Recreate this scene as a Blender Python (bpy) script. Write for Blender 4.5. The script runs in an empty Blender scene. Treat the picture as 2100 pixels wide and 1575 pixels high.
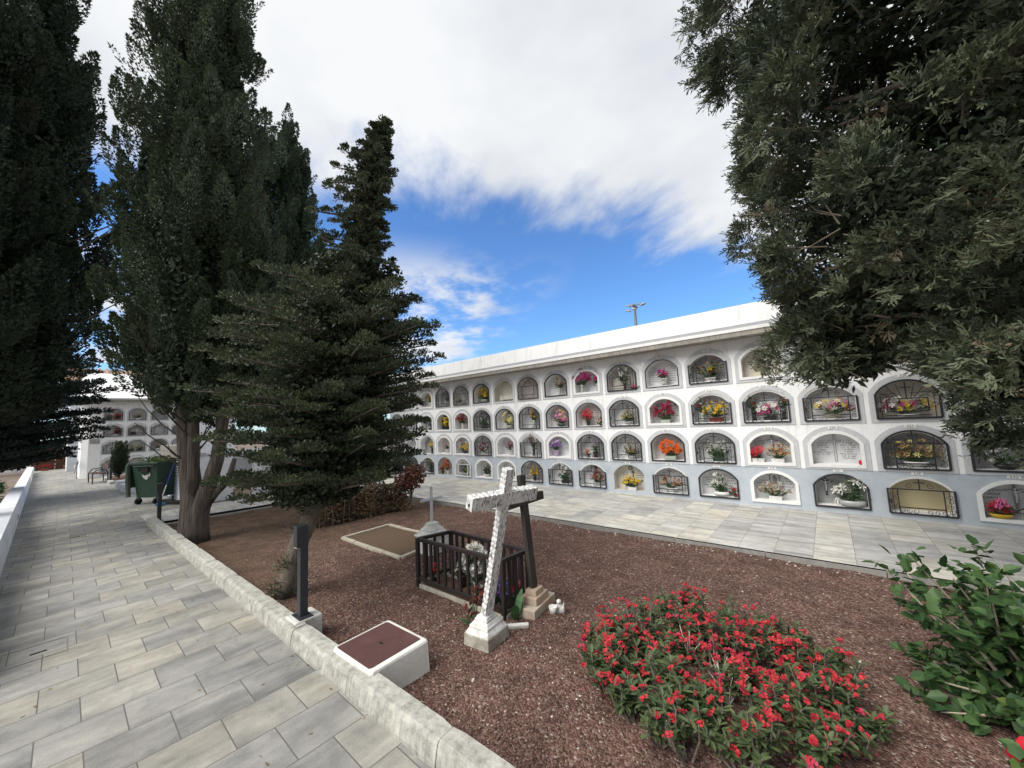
import bpy, bmesh, math, random
import numpy as np
from mathutils import Vector, Matrix
from mathutils.geometry import tessellate_polygon
rnd = random.Random(7); rng = np.random.default_rng(11)
S = bpy.context.scene; COL = S.collection
PI = math.pi

# ------------------------------------------------------------------ helpers
def tag(o, label=None, cat=None, group=None, kind=None):
    if label: o['label'] = label
    if cat: o['category'] = cat
    if group: o['group'] = group
    if kind: o['kind'] = kind
    return o

def empty(name, loc=(0, 0, 0), rz=0.0, label=None, cat=None, group=None):
    o = bpy.data.objects.new(name, None); COL.objects.link(o)
    o.location = loc; o.rotation_euler = (0, 0, rz); o.empty_display_size = .1
    return tag(o, label, cat, group)

class MB:
    "collects polygons and links them as one mesh object"
    def __init__(s): s.v = []; s.f = []; s.m = []
    def add(s, vs, fs, mi=0):
        b = len(s.v); s.v += [tuple(v) for v in vs]
        for f in fs: s.f.append(tuple(i + b for i in f)); s.m.append(mi)
        return s
    def box(s, c, d, mi=0, rz=0, M=None, taper=1.0):
        x, y, z = [k / 2 for k in d]; t = taper
        vs = [(-x, -y, -z), (x, -y, -z), (x, y, -z), (-x, y, -z), (-x*t, -y*t, z), (x*t, -y*t, z), (x*t, y*t, z), (-x*t, y*t, z)]
        fs = [(0, 3, 2, 1), (4, 5, 6, 7), (0, 1, 5, 4), (1, 2, 6, 5), (2, 3, 7, 6), (3, 0, 4, 7)]
        R = Matrix.Rotation(rz, 3, 'Z') if M is None else M
        c = Vector(c)
        return s.add([c + R @ Vector(v) for v in vs], fs, mi)
    def bar(s, a, b, w, t=None, mi=0):
        a = Vector(a); b = Vector(b); d = b - a; L = d.length
        if L < 1e-6: return s
        d /= L; up = Vector((0, 1, 0)) if abs(d.y) < .9 else Vector((1, 0, 0))
        sx = d.cross(up).normalized(); sy = sx.cross(d); t = w if t is None else t
        M = Matrix((sx, sy, d)).transposed()
        return s.box((a + b) / 2, (w, t, L), mi, M=M)
    def tube(s, pts, rs, n=8, mi=0, cap=True, wob=0.0):
        pts = [Vector(p) for p in pts]
        if not hasattr(rs, '__len__'): rs = [rs] * len(pts)
        vs = []; prev = None
        for i, p in enumerate(pts):
            d = (pts[min(i + 1, len(pts) - 1)] - pts[max(i - 1, 0)])
            d = d.normalized() if d.length > 1e-9 else Vector((0, 0, 1))
            if prev is None:
                a = Vector((1, 0, 0)) if abs(d.x) < .8 else Vector((0, 1, 0))
                prev = (a - d * a.dot(d)).normalized()
            else:
                prev = (prev - d * prev.dot(d)).normalized()
            q = d.cross(prev)
            for k in range(n):
                a = 2 * PI * k / n; r = rs[i] * (1 + (rnd.uniform(-wob, wob) if wob else 0))
                vs.append(p + prev * (r * math.cos(a)) + q * (r * math.sin(a)))
        fs = []
        for i in range(len(pts) - 1):
            for k in range(n):
                fs.append((i * n + k, i * n + (k + 1) % n, (i + 1) * n + (k + 1) % n, (i + 1) * n + k))
        if cap:
            fs.append(tuple(range(n - 1, -1, -1))); b = (len(pts) - 1) * n; fs.append(tuple(range(b, b + n)))
        return s.add(vs, fs, mi)
    def lathe(s, c, prof, n=16, mi=0, sx=1, sy=1):
        c = Vector(c); vs = []
        for r, z in prof:
            for k in range(n):
                a = 2 * PI * k / n; vs.append(c + Vector((r * sx * math.cos(a), r * sy * math.sin(a), z)))
        fs = []
        for i in range(len(prof) - 1):
            for k in range(n):
                fs.append((i * n + k, i * n + (k + 1) % n, (i + 1) * n + (k + 1) % n, (i + 1) * n + k))
        fs.append(tuple(range(n - 1, -1, -1))); b = (len(prof) - 1) * n; fs.append(tuple(range(b, b + n)))
        return s.add(vs, fs, mi)
    def build(s, name, mats, parent=None, smooth=False, bevel=0, kind=None):
        me = bpy.data.meshes.new(name); me.from_pydata(s.v, [], s.f)
        if not isinstance(mats, (list, tuple)): mats = [mats]
        for m in mats: me.materials.append(m)
        if len(mats) > 1: me.polygons.foreach_set('material_index', s.m)
        if smooth: me.polygons.foreach_set('use_smooth', [True] * len(s.f))
        me.update()
        o = bpy.data.objects.new(name, me); COL.objects.link(o)
        if parent is not None: o.parent = parent
        if bevel:
            b = o.modifiers.new('Bevel', 'BEVEL'); b.width = bevel; b.segments = 2; b.limit_method = 'ANGLE'
        if kind: o['kind'] = kind
        return o

def np_mesh(name, V, F, mat, parent=None, tone=None, smooth=False):
    V = np.asarray(V, np.float32); F = np.asarray(F, np.int32)
    me = bpy.data.meshes.new(name); k = F.shape[1]
    me.vertices.add(len(V)); me.vertices.foreach_set('co', V.ravel())
    me.loops.add(F.size); me.loops.foreach_set('vertex_index', F.ravel())
    me.polygons.add(len(F)); me.polygons.foreach_set('loop_start', np.arange(0, F.size, k, dtype=np.int32))
    me.polygons.foreach_set('loop_total', np.full(len(F), k, np.int32))
    me.materials.append(mat)
    if smooth: me.polygons.foreach_set('use_smooth', np.ones(len(F), bool))
    me.update(calc_edges=True)
    if tone is not None:
        at = me.attributes.new('tone', 'FLOAT', 'FACE'); at.data.foreach_set('value', np.asarray(tone, np.float32))
    o = bpy.data.objects.new(name, me); COL.objects.link(o)
    if parent is not None: o.parent = parent
    return o

def unit(a): return a / (np.linalg.norm(a, axis=-1, keepdims=True) + 1e-9)
def rvec(n): return unit(rng.normal(size=(n, 3)))

def leaf4(P, D, L, W, up=None):
    "rhombic leaves: base P, direction D, length L, width W"
    n = len(P); ref = rvec(n) if up is None else unit(up + .35 * rvec(n))
    sd = unit(np.cross(D, ref)); L = np.broadcast_to(L, (n,))[:, None]; W = np.broadcast_to(W, (n,))[:, None]
    V = np.stack([P, P + D * L * .5 + sd * W * .5, P + D * L, P + D * L * .5 - sd * W * .5], 1).reshape(-1, 3)
    return V, np.arange(4 * n).reshape(n, 4)

def leaf6(P, D, L, W, N, fold=.25, broad=.55, droop=.12):
    "ovate leaves folded along the midrib: two quads each"
    n = len(P); sd = unit(np.cross(D, N)); nn = unit(np.cross(sd, D))
    L = np.broadcast_to(L, (n,))[:, None]; W = np.broadcast_to(W, (n,))[:, None]
    tip = P + D * L - nn * L * droop
    a = broad * .55; b = broad * 1.25
    l1 = P + D * L * a + sd * W * .45 + nn * W * fold * .5; l2 = P + D * L * b + sd * W * .40 + nn * W * fold * .4 - nn * L * droop * .4
    r1 = P + D * L * a - sd * W * .45 + nn * W * fold * .5; r2 = P + D * L * b - sd * W * .40 + nn * W * fold * .4 - nn * L * droop * .4
    V = np.stack([P, l1, l2, tip, r2, r1], 1).reshape(-1, 3); i = np.arange(n)[:, None] * 6
    F = np.concatenate([i + np.array([[0, 1, 2, 3]]), i + np.array([[0, 3, 4, 5]])], 1).reshape(-1, 4)
    return V, F

class NP:
    "collects numpy leaf batches"
    def __init__(s): s.V = []; s.F = []; s.T = []; s.n = 0
    def add(s, V, F, tone):
        s.V.append(V); s.F.append(F + s.n); s.n += len(V)
        s.T.append(np.broadcast_to(tone, (len(F),)))
    def build(s, name, mat, parent=None, smooth=False):
        return np_mesh(name, np.concatenate(s.V), np.concatenate(s.F), mat, parent, np.concatenate(s.T), smooth)

# ------------------------------------------------------------------ materials
def nt(name):
    m = bpy.data.materials.new(name); m.use_nodes = True; t = m.node_tree; t.nodes.clear()
    out = t.nodes.new('ShaderNodeOutputMaterial'); b = t.nodes.new('ShaderNodeBsdfPrincipled')
    t.links.new(b.outputs[0], out.inputs[0]); return m, t, b, out
def N(t, typ, **kw):
    n = t.nodes.new(typ)
    for k, v in kw.items():
        if k in n.inputs: n.inputs[k].default_value = v
        else: setattr(n, k, v)
    return n
def ramp(t, stops, interp='LINEAR'):
    r = t.nodes.new('ShaderNodeValToRGB'); r.color_ramp.interpolation = interp; e = r.color_ramp.elements
    while len(e) > 1: e.remove(e[-1])
    e[0].position = stops[0][0]; e[0].color = (*stops[0][1], 1)
    for p, c in stops[1:]:
        x = e.new(p); x.color = (*c, 1)
    return r
def mixc(t, a, b, fac, mode='MIX'):
    m = t.nodes.new('ShaderNodeMix'); m.data_type = 'RGBA'; m.blend_type = mode
    for sock, v in ((m.inputs['Factor'], fac), (m.inputs['A'], a), (m.inputs['B'], b)):
        if hasattr(v, 'is_linked') or hasattr(v, 'links'): t.links.new(v, sock)
        elif isinstance(v, (int, float)): sock.default_value = v
        else: sock.default_value = (*v, 1) if len(v) == 3 else v
    return m.outputs['Result']
def math1(t, op, a, b=None, c=None, clamp=False):
    m = t.nodes.new('ShaderNodeMath'); m.operation = op; m.use_clamp = clamp
    for i, v in enumerate((a, b, c)):
        if v is None: continue
        if hasattr(v, 'links'): t.links.new(v, m.inputs[i])
        else: m.inputs[i].default_value = v
    return m.outputs[0]
def coords(t, world=False):
    if world: return t.nodes.new('ShaderNodeNewGeometry').outputs['Position']
    return t.nodes.new('ShaderNodeTexCoord').outputs['Object']

def surf(name, c1, c2=None, rough=.7, scale=8, detail=5, bump=0.0, bscale=60, stretch=None, lo=.35, hi=.65, spec=.3, metal=0, c3=None, s3=2.0, world=False, bdist=.01):
    m, t, b, out = nt(name); P = coords(t, world)
    if stretch:
        mp = N(t, 'ShaderNodeMapping'); mp.inputs['Scale'].default_value = stretch; t.links.new(P, mp.inputs[0]); P = mp.outputs[0]
    col = None
    if c2 is not None:
        n = N(t, 'ShaderNodeTexNoise', Scale=scale, Detail=detail, Roughness=.62); t.links.new(P, n.inputs['Vector'])
        r = ramp(t, [(lo, c1), (hi, c2)]); t.links.new(n.outputs[0], r.inputs[0]); col = r.outputs[0]
        if c3 is not None:
            n3 = N(t, 'ShaderNodeTexNoise', Scale=s3, Detail=6, Roughness=.7); t.links.new(P, n3.inputs['Vector'])
            r3 = ramp(t, [(.5, (0, 0, 0)), (.68, (1, 1, 1))]); t.links.new(n3.outputs[0], r3.inputs[0])
            col = mixc(t, col, c3, r3.outputs[0])
        t.links.new(col, b.inputs['Base Color'])
    else: b.inputs['Base Color'].default_value = (*c1, 1)
    b.inputs['Roughness'].default_value = rough; b.inputs['Specular IOR Level'].default_value = spec; b.inputs['Metallic'].default_value = metal
    if bump:
        n2 = N(t, 'ShaderNodeTexNoise', Scale=bscale, Detail=5, Roughness=.65); t.links.new(P, n2.inputs['Vector'])
        bp = N(t, 'ShaderNodeBump', Strength=bump, Distance=bdist); t.links.new(n2.outputs[0], bp.inputs['Height']); t.links.new(bp.outputs[0], b.inputs['Normal'])
    return m

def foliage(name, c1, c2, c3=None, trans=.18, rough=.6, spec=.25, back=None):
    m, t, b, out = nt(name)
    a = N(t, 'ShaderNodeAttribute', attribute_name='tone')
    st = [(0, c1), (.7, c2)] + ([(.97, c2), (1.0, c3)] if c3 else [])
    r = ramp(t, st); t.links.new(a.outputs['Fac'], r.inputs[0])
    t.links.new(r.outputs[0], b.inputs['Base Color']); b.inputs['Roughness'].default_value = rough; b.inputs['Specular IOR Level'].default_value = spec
    tr = t.nodes.new('ShaderNodeBsdfTranslucent'); t.links.new(r.outputs[0], tr.inputs[0])
    mx = t.nodes.new('ShaderNodeMixShader'); mx.inputs[0].default_value = trans
    t.links.new(b.outputs[0], mx.inputs[1]); t.links.new(tr.outputs[0], mx.inputs[2]); t.links.new(mx.outputs[0], out.inputs[0])
    return m

def paving(name, bw, rh, offx, offy, rot, lights, dark, streak, mort=.006, off=.5, mortar=(.10, .10, .095)):
    m, t, b, out = nt(name); P = coords(t, True)
    mp = N(t, 'ShaderNodeMapping'); t.links.new(P, mp.inputs[0])
    mp.vector_type = 'TEXTURE'; mp.inputs['Location'].default_value = (offx, offy, 0); mp.inputs['Rotation'].default_value = (0, 0, rot)
    sp = t.nodes.new('ShaderNodeSeparateXYZ'); t.links.new(mp.outputs[0], sp.inputs[0])
    cb = t.nodes.new('ShaderNodeCombineXYZ'); t.links.new(sp.outputs['Y'], cb.inputs[0]); t.links.new(sp.outputs['X'], cb.inputs[1])
    br = N(t, 'ShaderNodeTexBrick', Scale=1.0); br.offset = off
    br.inputs['Brick Width'].default_value = bw; br.inputs['Row Height'].default_value = rh
    br.inputs['Mortar Size'].default_value = mort; br.inputs['Mortar Smooth'].default_value = .15; br.inputs['Bias'].default_value = 0
    br.inputs['Color1'].default_value = (0, 0, 0, 1); br.inputs['Color2'].default_value = (1, 1, 1, 1); br.inputs['Mortar'].default_value = (.5, .5, .5, 1)
    t.links.new(cb.outputs[0], br.inputs['Vector'])
    # each slab gets its own shift of the streak pattern
    vm = t.nodes.new('ShaderNodeVectorMath'); vm.operation = 'MULTIPLY_ADD'
    sc = t.nodes.new('ShaderNodeCombineXYZ')
    for i in range(3): t.links.new(br.outputs['Color'], sc.inputs[i])
    t.links.new(sc.outputs[0], vm.inputs[0]); vm.inputs[1].default_value = (13, 29, 17); t.links.new(mp.outputs[0], vm.inputs[2])
    m2 = N(t, 'ShaderNodeMapping'); m2.inputs['Scale'].default_value = streak; t.links.new(vm.outputs[0], m2.inputs[0])
    n = N(t, 'ShaderNodeTexNoise', Scale=1.0, Detail=5, Roughness=.6, Distortion=.4); t.links.new(m2.outputs[0], n.inputs['Vector'])
    r = ramp(t, [(.30, dark), (.46, lights[0]), (.6, lights[1]), (.74, lights[2])]); t.links.new(n.outputs[0], r.inputs[0])
    tint = ramp(t, [(0, (.80, .81, .83)), (.5, (1, 1, 1)), (1, (1.10, 1.07, .98))]); t.links.new(br.outputs['Color'], tint.inputs[0])
    c = mixc(t, r.outputs[0], tint.outputs[0], 1.0, 'MULTIPLY')
    f = N(t, 'ShaderNodeTexNoise', Scale=130, Detail=3); t.links.new(P, f.inputs['Vector'])
    fr = ramp(t, [(.3, (.86, .86, .86)), (.7, (1.08, 1.08, 1.08))]); t.links.new(f.outputs[0], fr.inputs[0])
    c = mixc(t, c, fr.outputs[0], 1.0, 'MULTIPLY')
    st = N(t, 'ShaderNodeTexNoise', Scale=1.3, Detail=5, Roughness=.7); t.links.new(P, st.inputs['Vector'])
    sr = ramp(t, [(.4, (1, 1, 1)), (.7, (.78, .77, .75))]); t.links.new(st.outputs[0], sr.inputs[0])
    c = mixc(t, c, sr.outputs[0], 1.0, 'MULTIPLY')
    mo = N(t, 'ShaderNodeTexNoise', Scale=6.5, Detail=8, Roughness=.72, Distortion=.5); t.links.new(vm.outputs[0], mo.inputs['Vector'])
    mo_r = ramp(t, [(.34, (.80, .81, .82)), (.5, (1, 1, 1)), (.68, (1.10, 1.09, 1.06))]); t.links.new(mo.outputs[0], mo_r.inputs[0])
    c = mixc(t, c, mo_r.outputs[0], 1.0, 'MULTIPLY')
    c = mixc(t, c, mortar, br.outputs['Fac'])
    t.links.new(c, b.inputs['Base Color']); b.inputs['Roughness'].default_value = .75; b.inputs['Specular IOR Level'].default_value = .25
    h = math1(t, 'MULTIPLY_ADD', br.outputs['Fac'], -1.0, math1(t, 'MULTIPLY', f.outputs[0], .22))
    bp = N(t, 'ShaderNodeBump', Strength=.5, Distance=.004); t.links.new(h, bp.inputs['Height']); t.links.new(bp.outputs[0], b.inputs['Normal'])
    return m

M = {}
M['white'] = surf('white_paint', (.88, .885, .89), (.82, .825, .83), .75, scale=3, bump=.3, bscale=45)
_t = M['white'].node_tree; _b = [n for n in _t.nodes if n.type == 'BSDF_PRINCIPLED'][0]; _l = _b.inputs['Base Color'].links[0].from_socket
_m = N(_t, 'ShaderNodeMapping'); _m.inputs['Scale'].default_value = (5, 5, .55); _t.links.new(coords(_t), _m.inputs[0])
_n = N(_t, 'ShaderNodeTexNoise', Scale=1.6, Detail=7, Roughness=.7); _t.links.new(_m.outputs[0], _n.inputs['Vector'])
_r = ramp(_t, [(.50, (1, 1, 1)), (.70, (.80, .79, .77))]); _t.links.new(_n.outputs[0], _r.inputs[0])
_t.links.new(mixc(_t, _l, _r.outputs[0], 1.0, 'MULTIPLY'), _b.inputs['Base Color'])
M['white2'] = surf('white_trim', (.82, .82, .81), (.74, .74, .73), .6, scale=9, bump=.1)
M['grey'] = surf('grey_border_paint', (.57, .585, .605), (.50, .515, .535), .7, scale=12, bump=.15, bscale=70)
M['bluegrey'] = surf('blue_grey_paint', (.42, .47, .52), (.48, .52, .56), .8, scale=4, bump=.25, bscale=40, c3=(.37, .41, .45), s3=2.5)
M['band'] = surf('grey_cornice_band', (.34, .35, .37), (.40, .41, .43), .8, scale=10)  # mid grey of the band between fillet and parapet
M['concrete'] = surf('raw_concrete', (.34, .32, .29), (.22, .205, .19), .9, scale=9, bump=.5, bscale=50, stretch=(2, 2, .6), c3=(.40, .36, .30), s3=1.4)
M['soffit'] = surf('soffit_concrete', (.26, .24, .22), (.20, .19, .18), .9, scale=8)
M['marble'] = surf('grey_marble', (.68, .69, .70), (.56, .57, .58), .35, scale=5, detail=8, spec=.5)
M['cream'] = surf('cream_marble', (.64, .61, .54), (.55, .52, .45), .4, scale=4, spec=.4)
M['gold'] = surf('beige_panel', (.50, .43, .26), (.44, .38, .24), .45, scale=2, spec=.4)
M['pinkback'] = surf('pinkish_marble', (.58, .53, .52), (.48, .44, .44), .35, scale=5, spec=.4)
M['black'] = surf('black_granite', (.018, .018, .02), (.03, .03, .03), .2, scale=20, spec=.5)
M['greymar'] = surf('dark_grey_marble', (.26, .27, .27), (.36, .37, .37), .3, scale=6, spec=.5)
M['greenmar'] = surf('greenish_marble', (.22, .25, .22), (.32, .34, .30), .3, scale=6, spec=.5)
M['ink'] = surf('dark_lettering', (.05, .05, .055), rough=.5)
M['iron'] = surf('black_iron', (.016, .017, .022), (.03, .03, .034), .45, scale=30, spec=.5)
M['brown_iron'] = surf('brown_iron', (.06, .045, .04), (.09, .06, .05), .6, scale=30)
M['plate'] = surf('plate_white', (.78, .78, .76), rough=.5)
M['kerb'] = surf('kerb_concrete', (.47, .46, .42), (.34, .335, .31), .9, scale=14, bump=.6, bscale=70, c3=(.23, .225, .21), s3=5.0, world=True)
M['blockc'] = surf('bollard_block_concrete', (.58, .58, .54), (.36, .36, .34), .9, scale=6, bump=.5, bscale=50, c3=(.22, .22, .20), s3=5)
M['whitebox'] = surf('whitewashed_box', (.72, .71, .67), (.60, .59, .55), .85, scale=5, bump=.6, bscale=25, c3=(.50, .48, .44), s3=3)
M['bollard'] = surf('bollard_paint', (.016, .019, .025), (.026, .03, .038), .42, scale=40, spec=.5)
M['fence'] = surf('dark_fence_wood', (.030, .022, .021), (.018, .014, .014), .6, scale=25, stretch=(1, 1, .2), bump=.3, bscale=60)
M['darkwood'] = surf('dark_cross_wood', (.055, .048, .042), (.03, .026, .024), .75, scale=25, stretch=(1, 1, .12), bump=.5, bscale=50)
M['terracotta'] = surf('salmon_stone', (.42, .30, .22), (.33, .27, .21), .9, scale=10, bump=.4, c3=(.46, .42, .34), s3=4)
M['stonewhite'] = surf('white_plaster_pedestal', (.72, .72, .70), (.52, .51, .48), .85, scale=14, bump=.6, bscale=50, c3=(.34, .33, .29), s3=6)
M['stonebase'] = surf('grey_stone_block', (.42, .40, .34), (.30, .28, .24), .9, scale=14, bump=.6, bscale=50, c3=(.20, .17, .14), s3=6)
M['sandstone'] = surf('pale_edging_stone', (.46, .42, .34), (.36, .33, .27), .9, scale=14, bump=.5)
M['smallcross'] = surf('silver_white_metal', (.56, .60, .64), (.48, .52, .56), .4, scale=10, spec=.5)
M['bark'] = surf('cypress_bark', (.125, .103, .088), (.050, .041, .036), .95, scale=16, stretch=(1.4, 1.4, .14), bump=1.0, bscale=22, bdist=.05)
M['bark2'] = surf('grey_bark', (.20, .17, .13), (.10, .08, .065), .95, scale=14, stretch=(1, 1, .5), bump=1.0, bscale=30, bdist=.04)
M['limb'] = surf('limb_bark', (.19, .16, .135), (.10, .085, .07), .95, scale=20, bump=.6, bscale=40)
M['twig'] = surf('dry_twig', (.38, .33, .26), (.26, .22, .17), .9, scale=20)
M['paletwig'] = surf('bleached_twig', (.58, .54, .47), (.46, .42, .36), .9, scale=20)
M['bin'] = surf('green_bin_plastic', (.022, .052, .034), (.030, .062, .042), .5, scale=5, bump=.1)
M['bin2'] = surf('weathered_bin_plastic', (.10, .12, .10), (.05, .07, .055), .6, scale=4, stretch=(1, 1, .3))
M['rubber'] = surf('black_rubber', (.012, .012, .012), rough=.8)
M['label_white'] = surf('peeled_sticker', (.58, .60, .55), (.48, .50, .45), .7, scale=20)
M['bluep'] = surf('blue_plastic', (.03, .05, .26), rough=.4)
M['bluemop'] = surf('blue_mop_head', (.04, .18, .42), (.08, .28, .55), .9, scale=40, bump=.6)
M['louvre'] = surf('white_louvre', (.72, .74, .78), (.66, .68, .72), .5, scale=4)
M['dark'] = surf('dark_void', (.012, .012, .012), rough=.9)
M['gate'] = surf('brown_gate_wood', (.10, .042, .026), (.07, .03, .02), .6, scale=12, stretch=(1, 1, .3))
M['tile'] = surf('hazed_roof_tiles', (.40, .27, .20), (.30, .20, .15), .85, scale=6, bump=.5)  # paler brown, distance haze painted into the tile colour
M['soil'] = surf('brown_soil', (.13, .075, .052), (.09, .055, .04), .95, scale=20, bump=.8)
M['steel'] = surf('grey_steel', (.26, .27, .29), (.20, .21, .23), .55, metal=.2)
M['rust'] = surf('rusty_brown_cover', (.085, .036, .030), (.115, .050, .038), .7, scale=5, bump=.3, bscale=120, c3=(.07, .03, .026), s3=4)
M['chip'] = surf('white_chip', (.62, .60, .54), (.50, .47, .42), .9, scale=20)
M['leafgreen'] = surf('bouquet_leaf', (.035, .07, .03), (.06, .10, .045), .6, scale=30)
M['candle'] = surf('red_candle', (.50, .02, .04), rough=.3)
for k, c in dict(p_yellow=(.80, .56, .02), p_pale=(.82, .76, .32), p_white=(.80, .79, .74), p_red=(.50, .012, .03), p_crimson=(.33, .008, .05), p_magenta=(.45, .012, .16), p_pink=(.74, .20, .44), p_orange=(.80, .15, .015),
                 p_violet=(.24, .08, .36), p_lilac=(.62, .46, .66), p_dried=(.40, .30, .16), p_brown=(.20, .12, .07), p_gold=(.55, .38, .16), p_peach=(.68, .38, .24), p_rust=(.28, .07, .045), p_blue=(.14, .10, .42), p_green=(.10, .16, .05), p_beige=(.52, .43, .30)).items():
    M[k] = surf(k[2:] + '_petals', c, tuple(x * .72 for x in c), .65, scale=40)
for k, c in dict(pot_white=(.70, .70, .68), pot_red=(.26, .05, .03), pot_green=(.03, .08, .06), pot_lilac=(.52, .42, .58), pot_yellow=(.70, .45, .02), pot_grey=(.42, .43, .42), pot_dark=(.03, .03, .03), pot_cream=(.60, .55, .42), pot_glass=(.40, .45, .38)).items():
    M[k] = surf(k, c, tuple(x * .85 for x in c), .4, scale=15, spec=.5)

# ------------------------------------------------------------------ camera
f, yaw, pitch, roll = 775.0, -.690453195, .0943771567, -.0470814633
fw = Vector((math.sin(yaw) * math.cos(pitch), math.cos(yaw) * math.cos(pitch), math.sin(pitch)))
rt = Vector((math.cos(yaw), -math.sin(yaw), 0)); up = rt.cross(fw)
r2 = rt * math.cos(roll) + up * math.sin(roll); u2 = up * math.cos(roll) - rt * math.sin(roll)
cam = bpy.data.cameras.new('camera'); cam.sensor_width = 36; cam.sensor_fit = 'HORIZONTAL'; cam.lens = 36 * f / 2100
cam.clip_start = .05; cam.clip_end = 3000
co = bpy.data.objects.new('camera', cam); COL.objects.link(co); S.camera = co
MW = Matrix((r2, u2, -fw)).transposed().to_4x4(); MW.translation = (9.2071, -7.7136, 1.65); co.matrix_world = MW
IR = np.array([.77, .64, 0.0])          # horizontal direction across the view

# ------------------------------------------------------------------ sky and sun
SUN_EL, SUN_AZ = math.radians(48), math.atan2(-.36, -.93)
W = bpy.data.worlds.new('World'); S.world = W; W.use_nodes = True; t = W.node_tree; t.nodes.clear()
out = t.nodes.new('ShaderNodeOutputWorld'); bg = t.nodes.new('ShaderNodeBackground'); t.links.new(bg.outputs[0], out.inputs[0])
bg.inputs[1].default_value = .12
sky = t.nodes.new('ShaderNodeTexSky'); sky.sky_type = 'NISHITA'; sky.sun_disc = False; sky.sun_elevation = SUN_EL; sky.sun_rotation = SUN_AZ
sky.air_density = 1.0; sky.dust_density = .3; sky.ozone_density = 2.5
tc = t.nodes.new('ShaderNodeTexCoord'); sp = t.nodes.new('ShaderNodeSeparateXYZ'); t.links.new(tc.outputs['Generated'], sp.inputs[0])
zz = math1(t, 'ADD', math1(t, 'MAXIMUM', sp.outputs['Z'], 0.0), .15)
px_ = math1(t, 'DIVIDE', sp.outputs['X'], zz); py_ = math1(t, 'DIVIDE', sp.outputs['Y'], zz)
cp = t.nodes.new('ShaderNodeCombineXYZ'); t.links.new(px_, cp.inputs[0]); t.links.new(py_, cp.inputs[1])
s_ = math1(t, 'ADD', math1(t, 'MULTIPLY', px_, -.845), math1(t, 'MULTIPLY', py_, .535))
t_ = math1(t, 'ADD', math1(t, 'MULTIPLY', px_, .535), math1(t, 'MULTIPLY', py_, .845))
# softly torn cloud edge: the noise is stretched across the edge
cs_ = t.nodes.new('ShaderNodeCombineXYZ'); t.links.new(math1(t, 'MULTIPLY', s_, 1.5), cs_.inputs[0]); t.links.new(math1(t, 'MULTIPLY', t_, 2.6), cs_.inputs[1])
n1 = N(t, 'ShaderNodeTexNoise', Scale=1.5, Detail=8, Roughness=.60, Distortion=.15); t.links.new(cs_.outputs[0], n1.inputs['Vector'])
n2 = N(t, 'ShaderNodeTexNoise', Scale=1.9, Detail=8, Roughness=.60, Distortion=.1); t.links.new(cp.outputs[0], n2.inputs['Vector'])
edge = math1(t, 'SUBTRACT', math1(t, 'MULTIPLY_ADD', math1(t, 'SUBTRACT', n1.outputs[0], .5), .75, 1.27), s_)
def mapr(v, a, b):
    m = t.nodes.new('ShaderNodeMapRange'); m.interpolation_type = 'SMOOTHSTEP'; t.links.new(v, m.inputs[0]); m.inputs[1].default_value = a; m.inputs[2].default_value = b; return m.outputs[0]
c1 = mapr(edge, -.10, .26)
low = math1(t, 'MULTIPLY', mapr(s_, 1.42, 1.95), math1(t, 'SUBTRACT', 1.0, mapr(t_, .45, .95)))
c2 = math1(t, 'MULTIPLY', low, mapr(n2.outputs[0], .43, .60))
c2 = math1(t, 'MULTIPLY', c2, .92)
cm = math1(t, 'MAXIMUM', c1, c2)
gr = N(t, 'ShaderNodeTexNoise', Scale=1.25, Detail=5, Roughness=.55); t.links.new(cp.outputs[0], gr.inputs['Vector'])
gr_r = ramp(t, [(.33, (3.65, 3.85, 4.2)), (.60, (5.1, 5.2, 5.3))]); t.links.new(gr.outputs[0], gr_r.inputs[0])
skc = mixc(t, sky.outputs[0], (.58, .85, 1.14), 1.0, 'MULTIPLY')
t.links.new(mixc(t, skc, gr_r.outputs[0], cm), bg.inputs[0])
sun = bpy.data.lights.new('sun', 'SUN'); sun.energy = 3.0; sun.angle = math.radians(42); sun.color = (1, .96, .90)
so = bpy.data.objects.new('sun', sun); COL.objects.link(so)
sd = Vector((math.sin(SUN_AZ) * math.cos(SUN_EL), math.cos(SUN_AZ) * math.cos(SUN_EL), math.sin(SUN_EL)))
so.rotation_euler = sd.to_track_quat('Z', 'Y').to_euler(); so.location = sd * 60
S.view_settings.view_transform = 'Standard'; S.view_settings.look = 'None'; S.view_settings.exposure = .62; S.view_settings.gamma = 1
S.cycles.max_bounces = 6; S.cycles.diffuse_bounces = 3; S.cycles.transparent_max_bounces = 4

# ------------------------------------------------------------------ setting: ground, paths, kerb, bed
def kerb_y(x): return -6.545 + .0068 * (x + 1)
def sheet(name, pts, z, mat):
    b = MB(); b.add([(x, y, z) for x, y in pts], [tuple(range(len(pts)))]); return b.build(name, mat, kind='structure')
M['terrain'] = surf('dry_ground', (.12, .09, .07), (.18, .14, .11), .95, scale=.4, world=True)
sheet('ground', [(-900, -900), (900, -900), (900, 900), (-900, 900)], -.16, M['terrain'])
M['path'] = paving('path_paving', .348, .333, 5.662, -7.195, math.radians(-.6), [(.285, .28, .262), (.355, .345, .32), (.44, .425, .385)], (.20, .20, .195), (5.0, 1.3, 1), mort=.0032, mortar=(.115, .11, .10))
M['walk'] = paving('walkway_paving', .62, .3559, 8.219, -2.19, 0, [(.50, .49, .465), (.60, .59, .56), (.69, .68, .645)], (.34, .335, .325), (1.0, 9.0, 1), mort=.0022, off=.42, mortar=(.17, .165, .15))
p = MB()
p.add([(-26, -8.6, 0), (16, -8.6, 0), (16, kerb_y(16) + .05, 0), (-.95, kerb_y(-.95) + .05, 0), (-26, kerb_y(-.95) + .05, 0)], [(0, 1, 2, 3, 4)])
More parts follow.
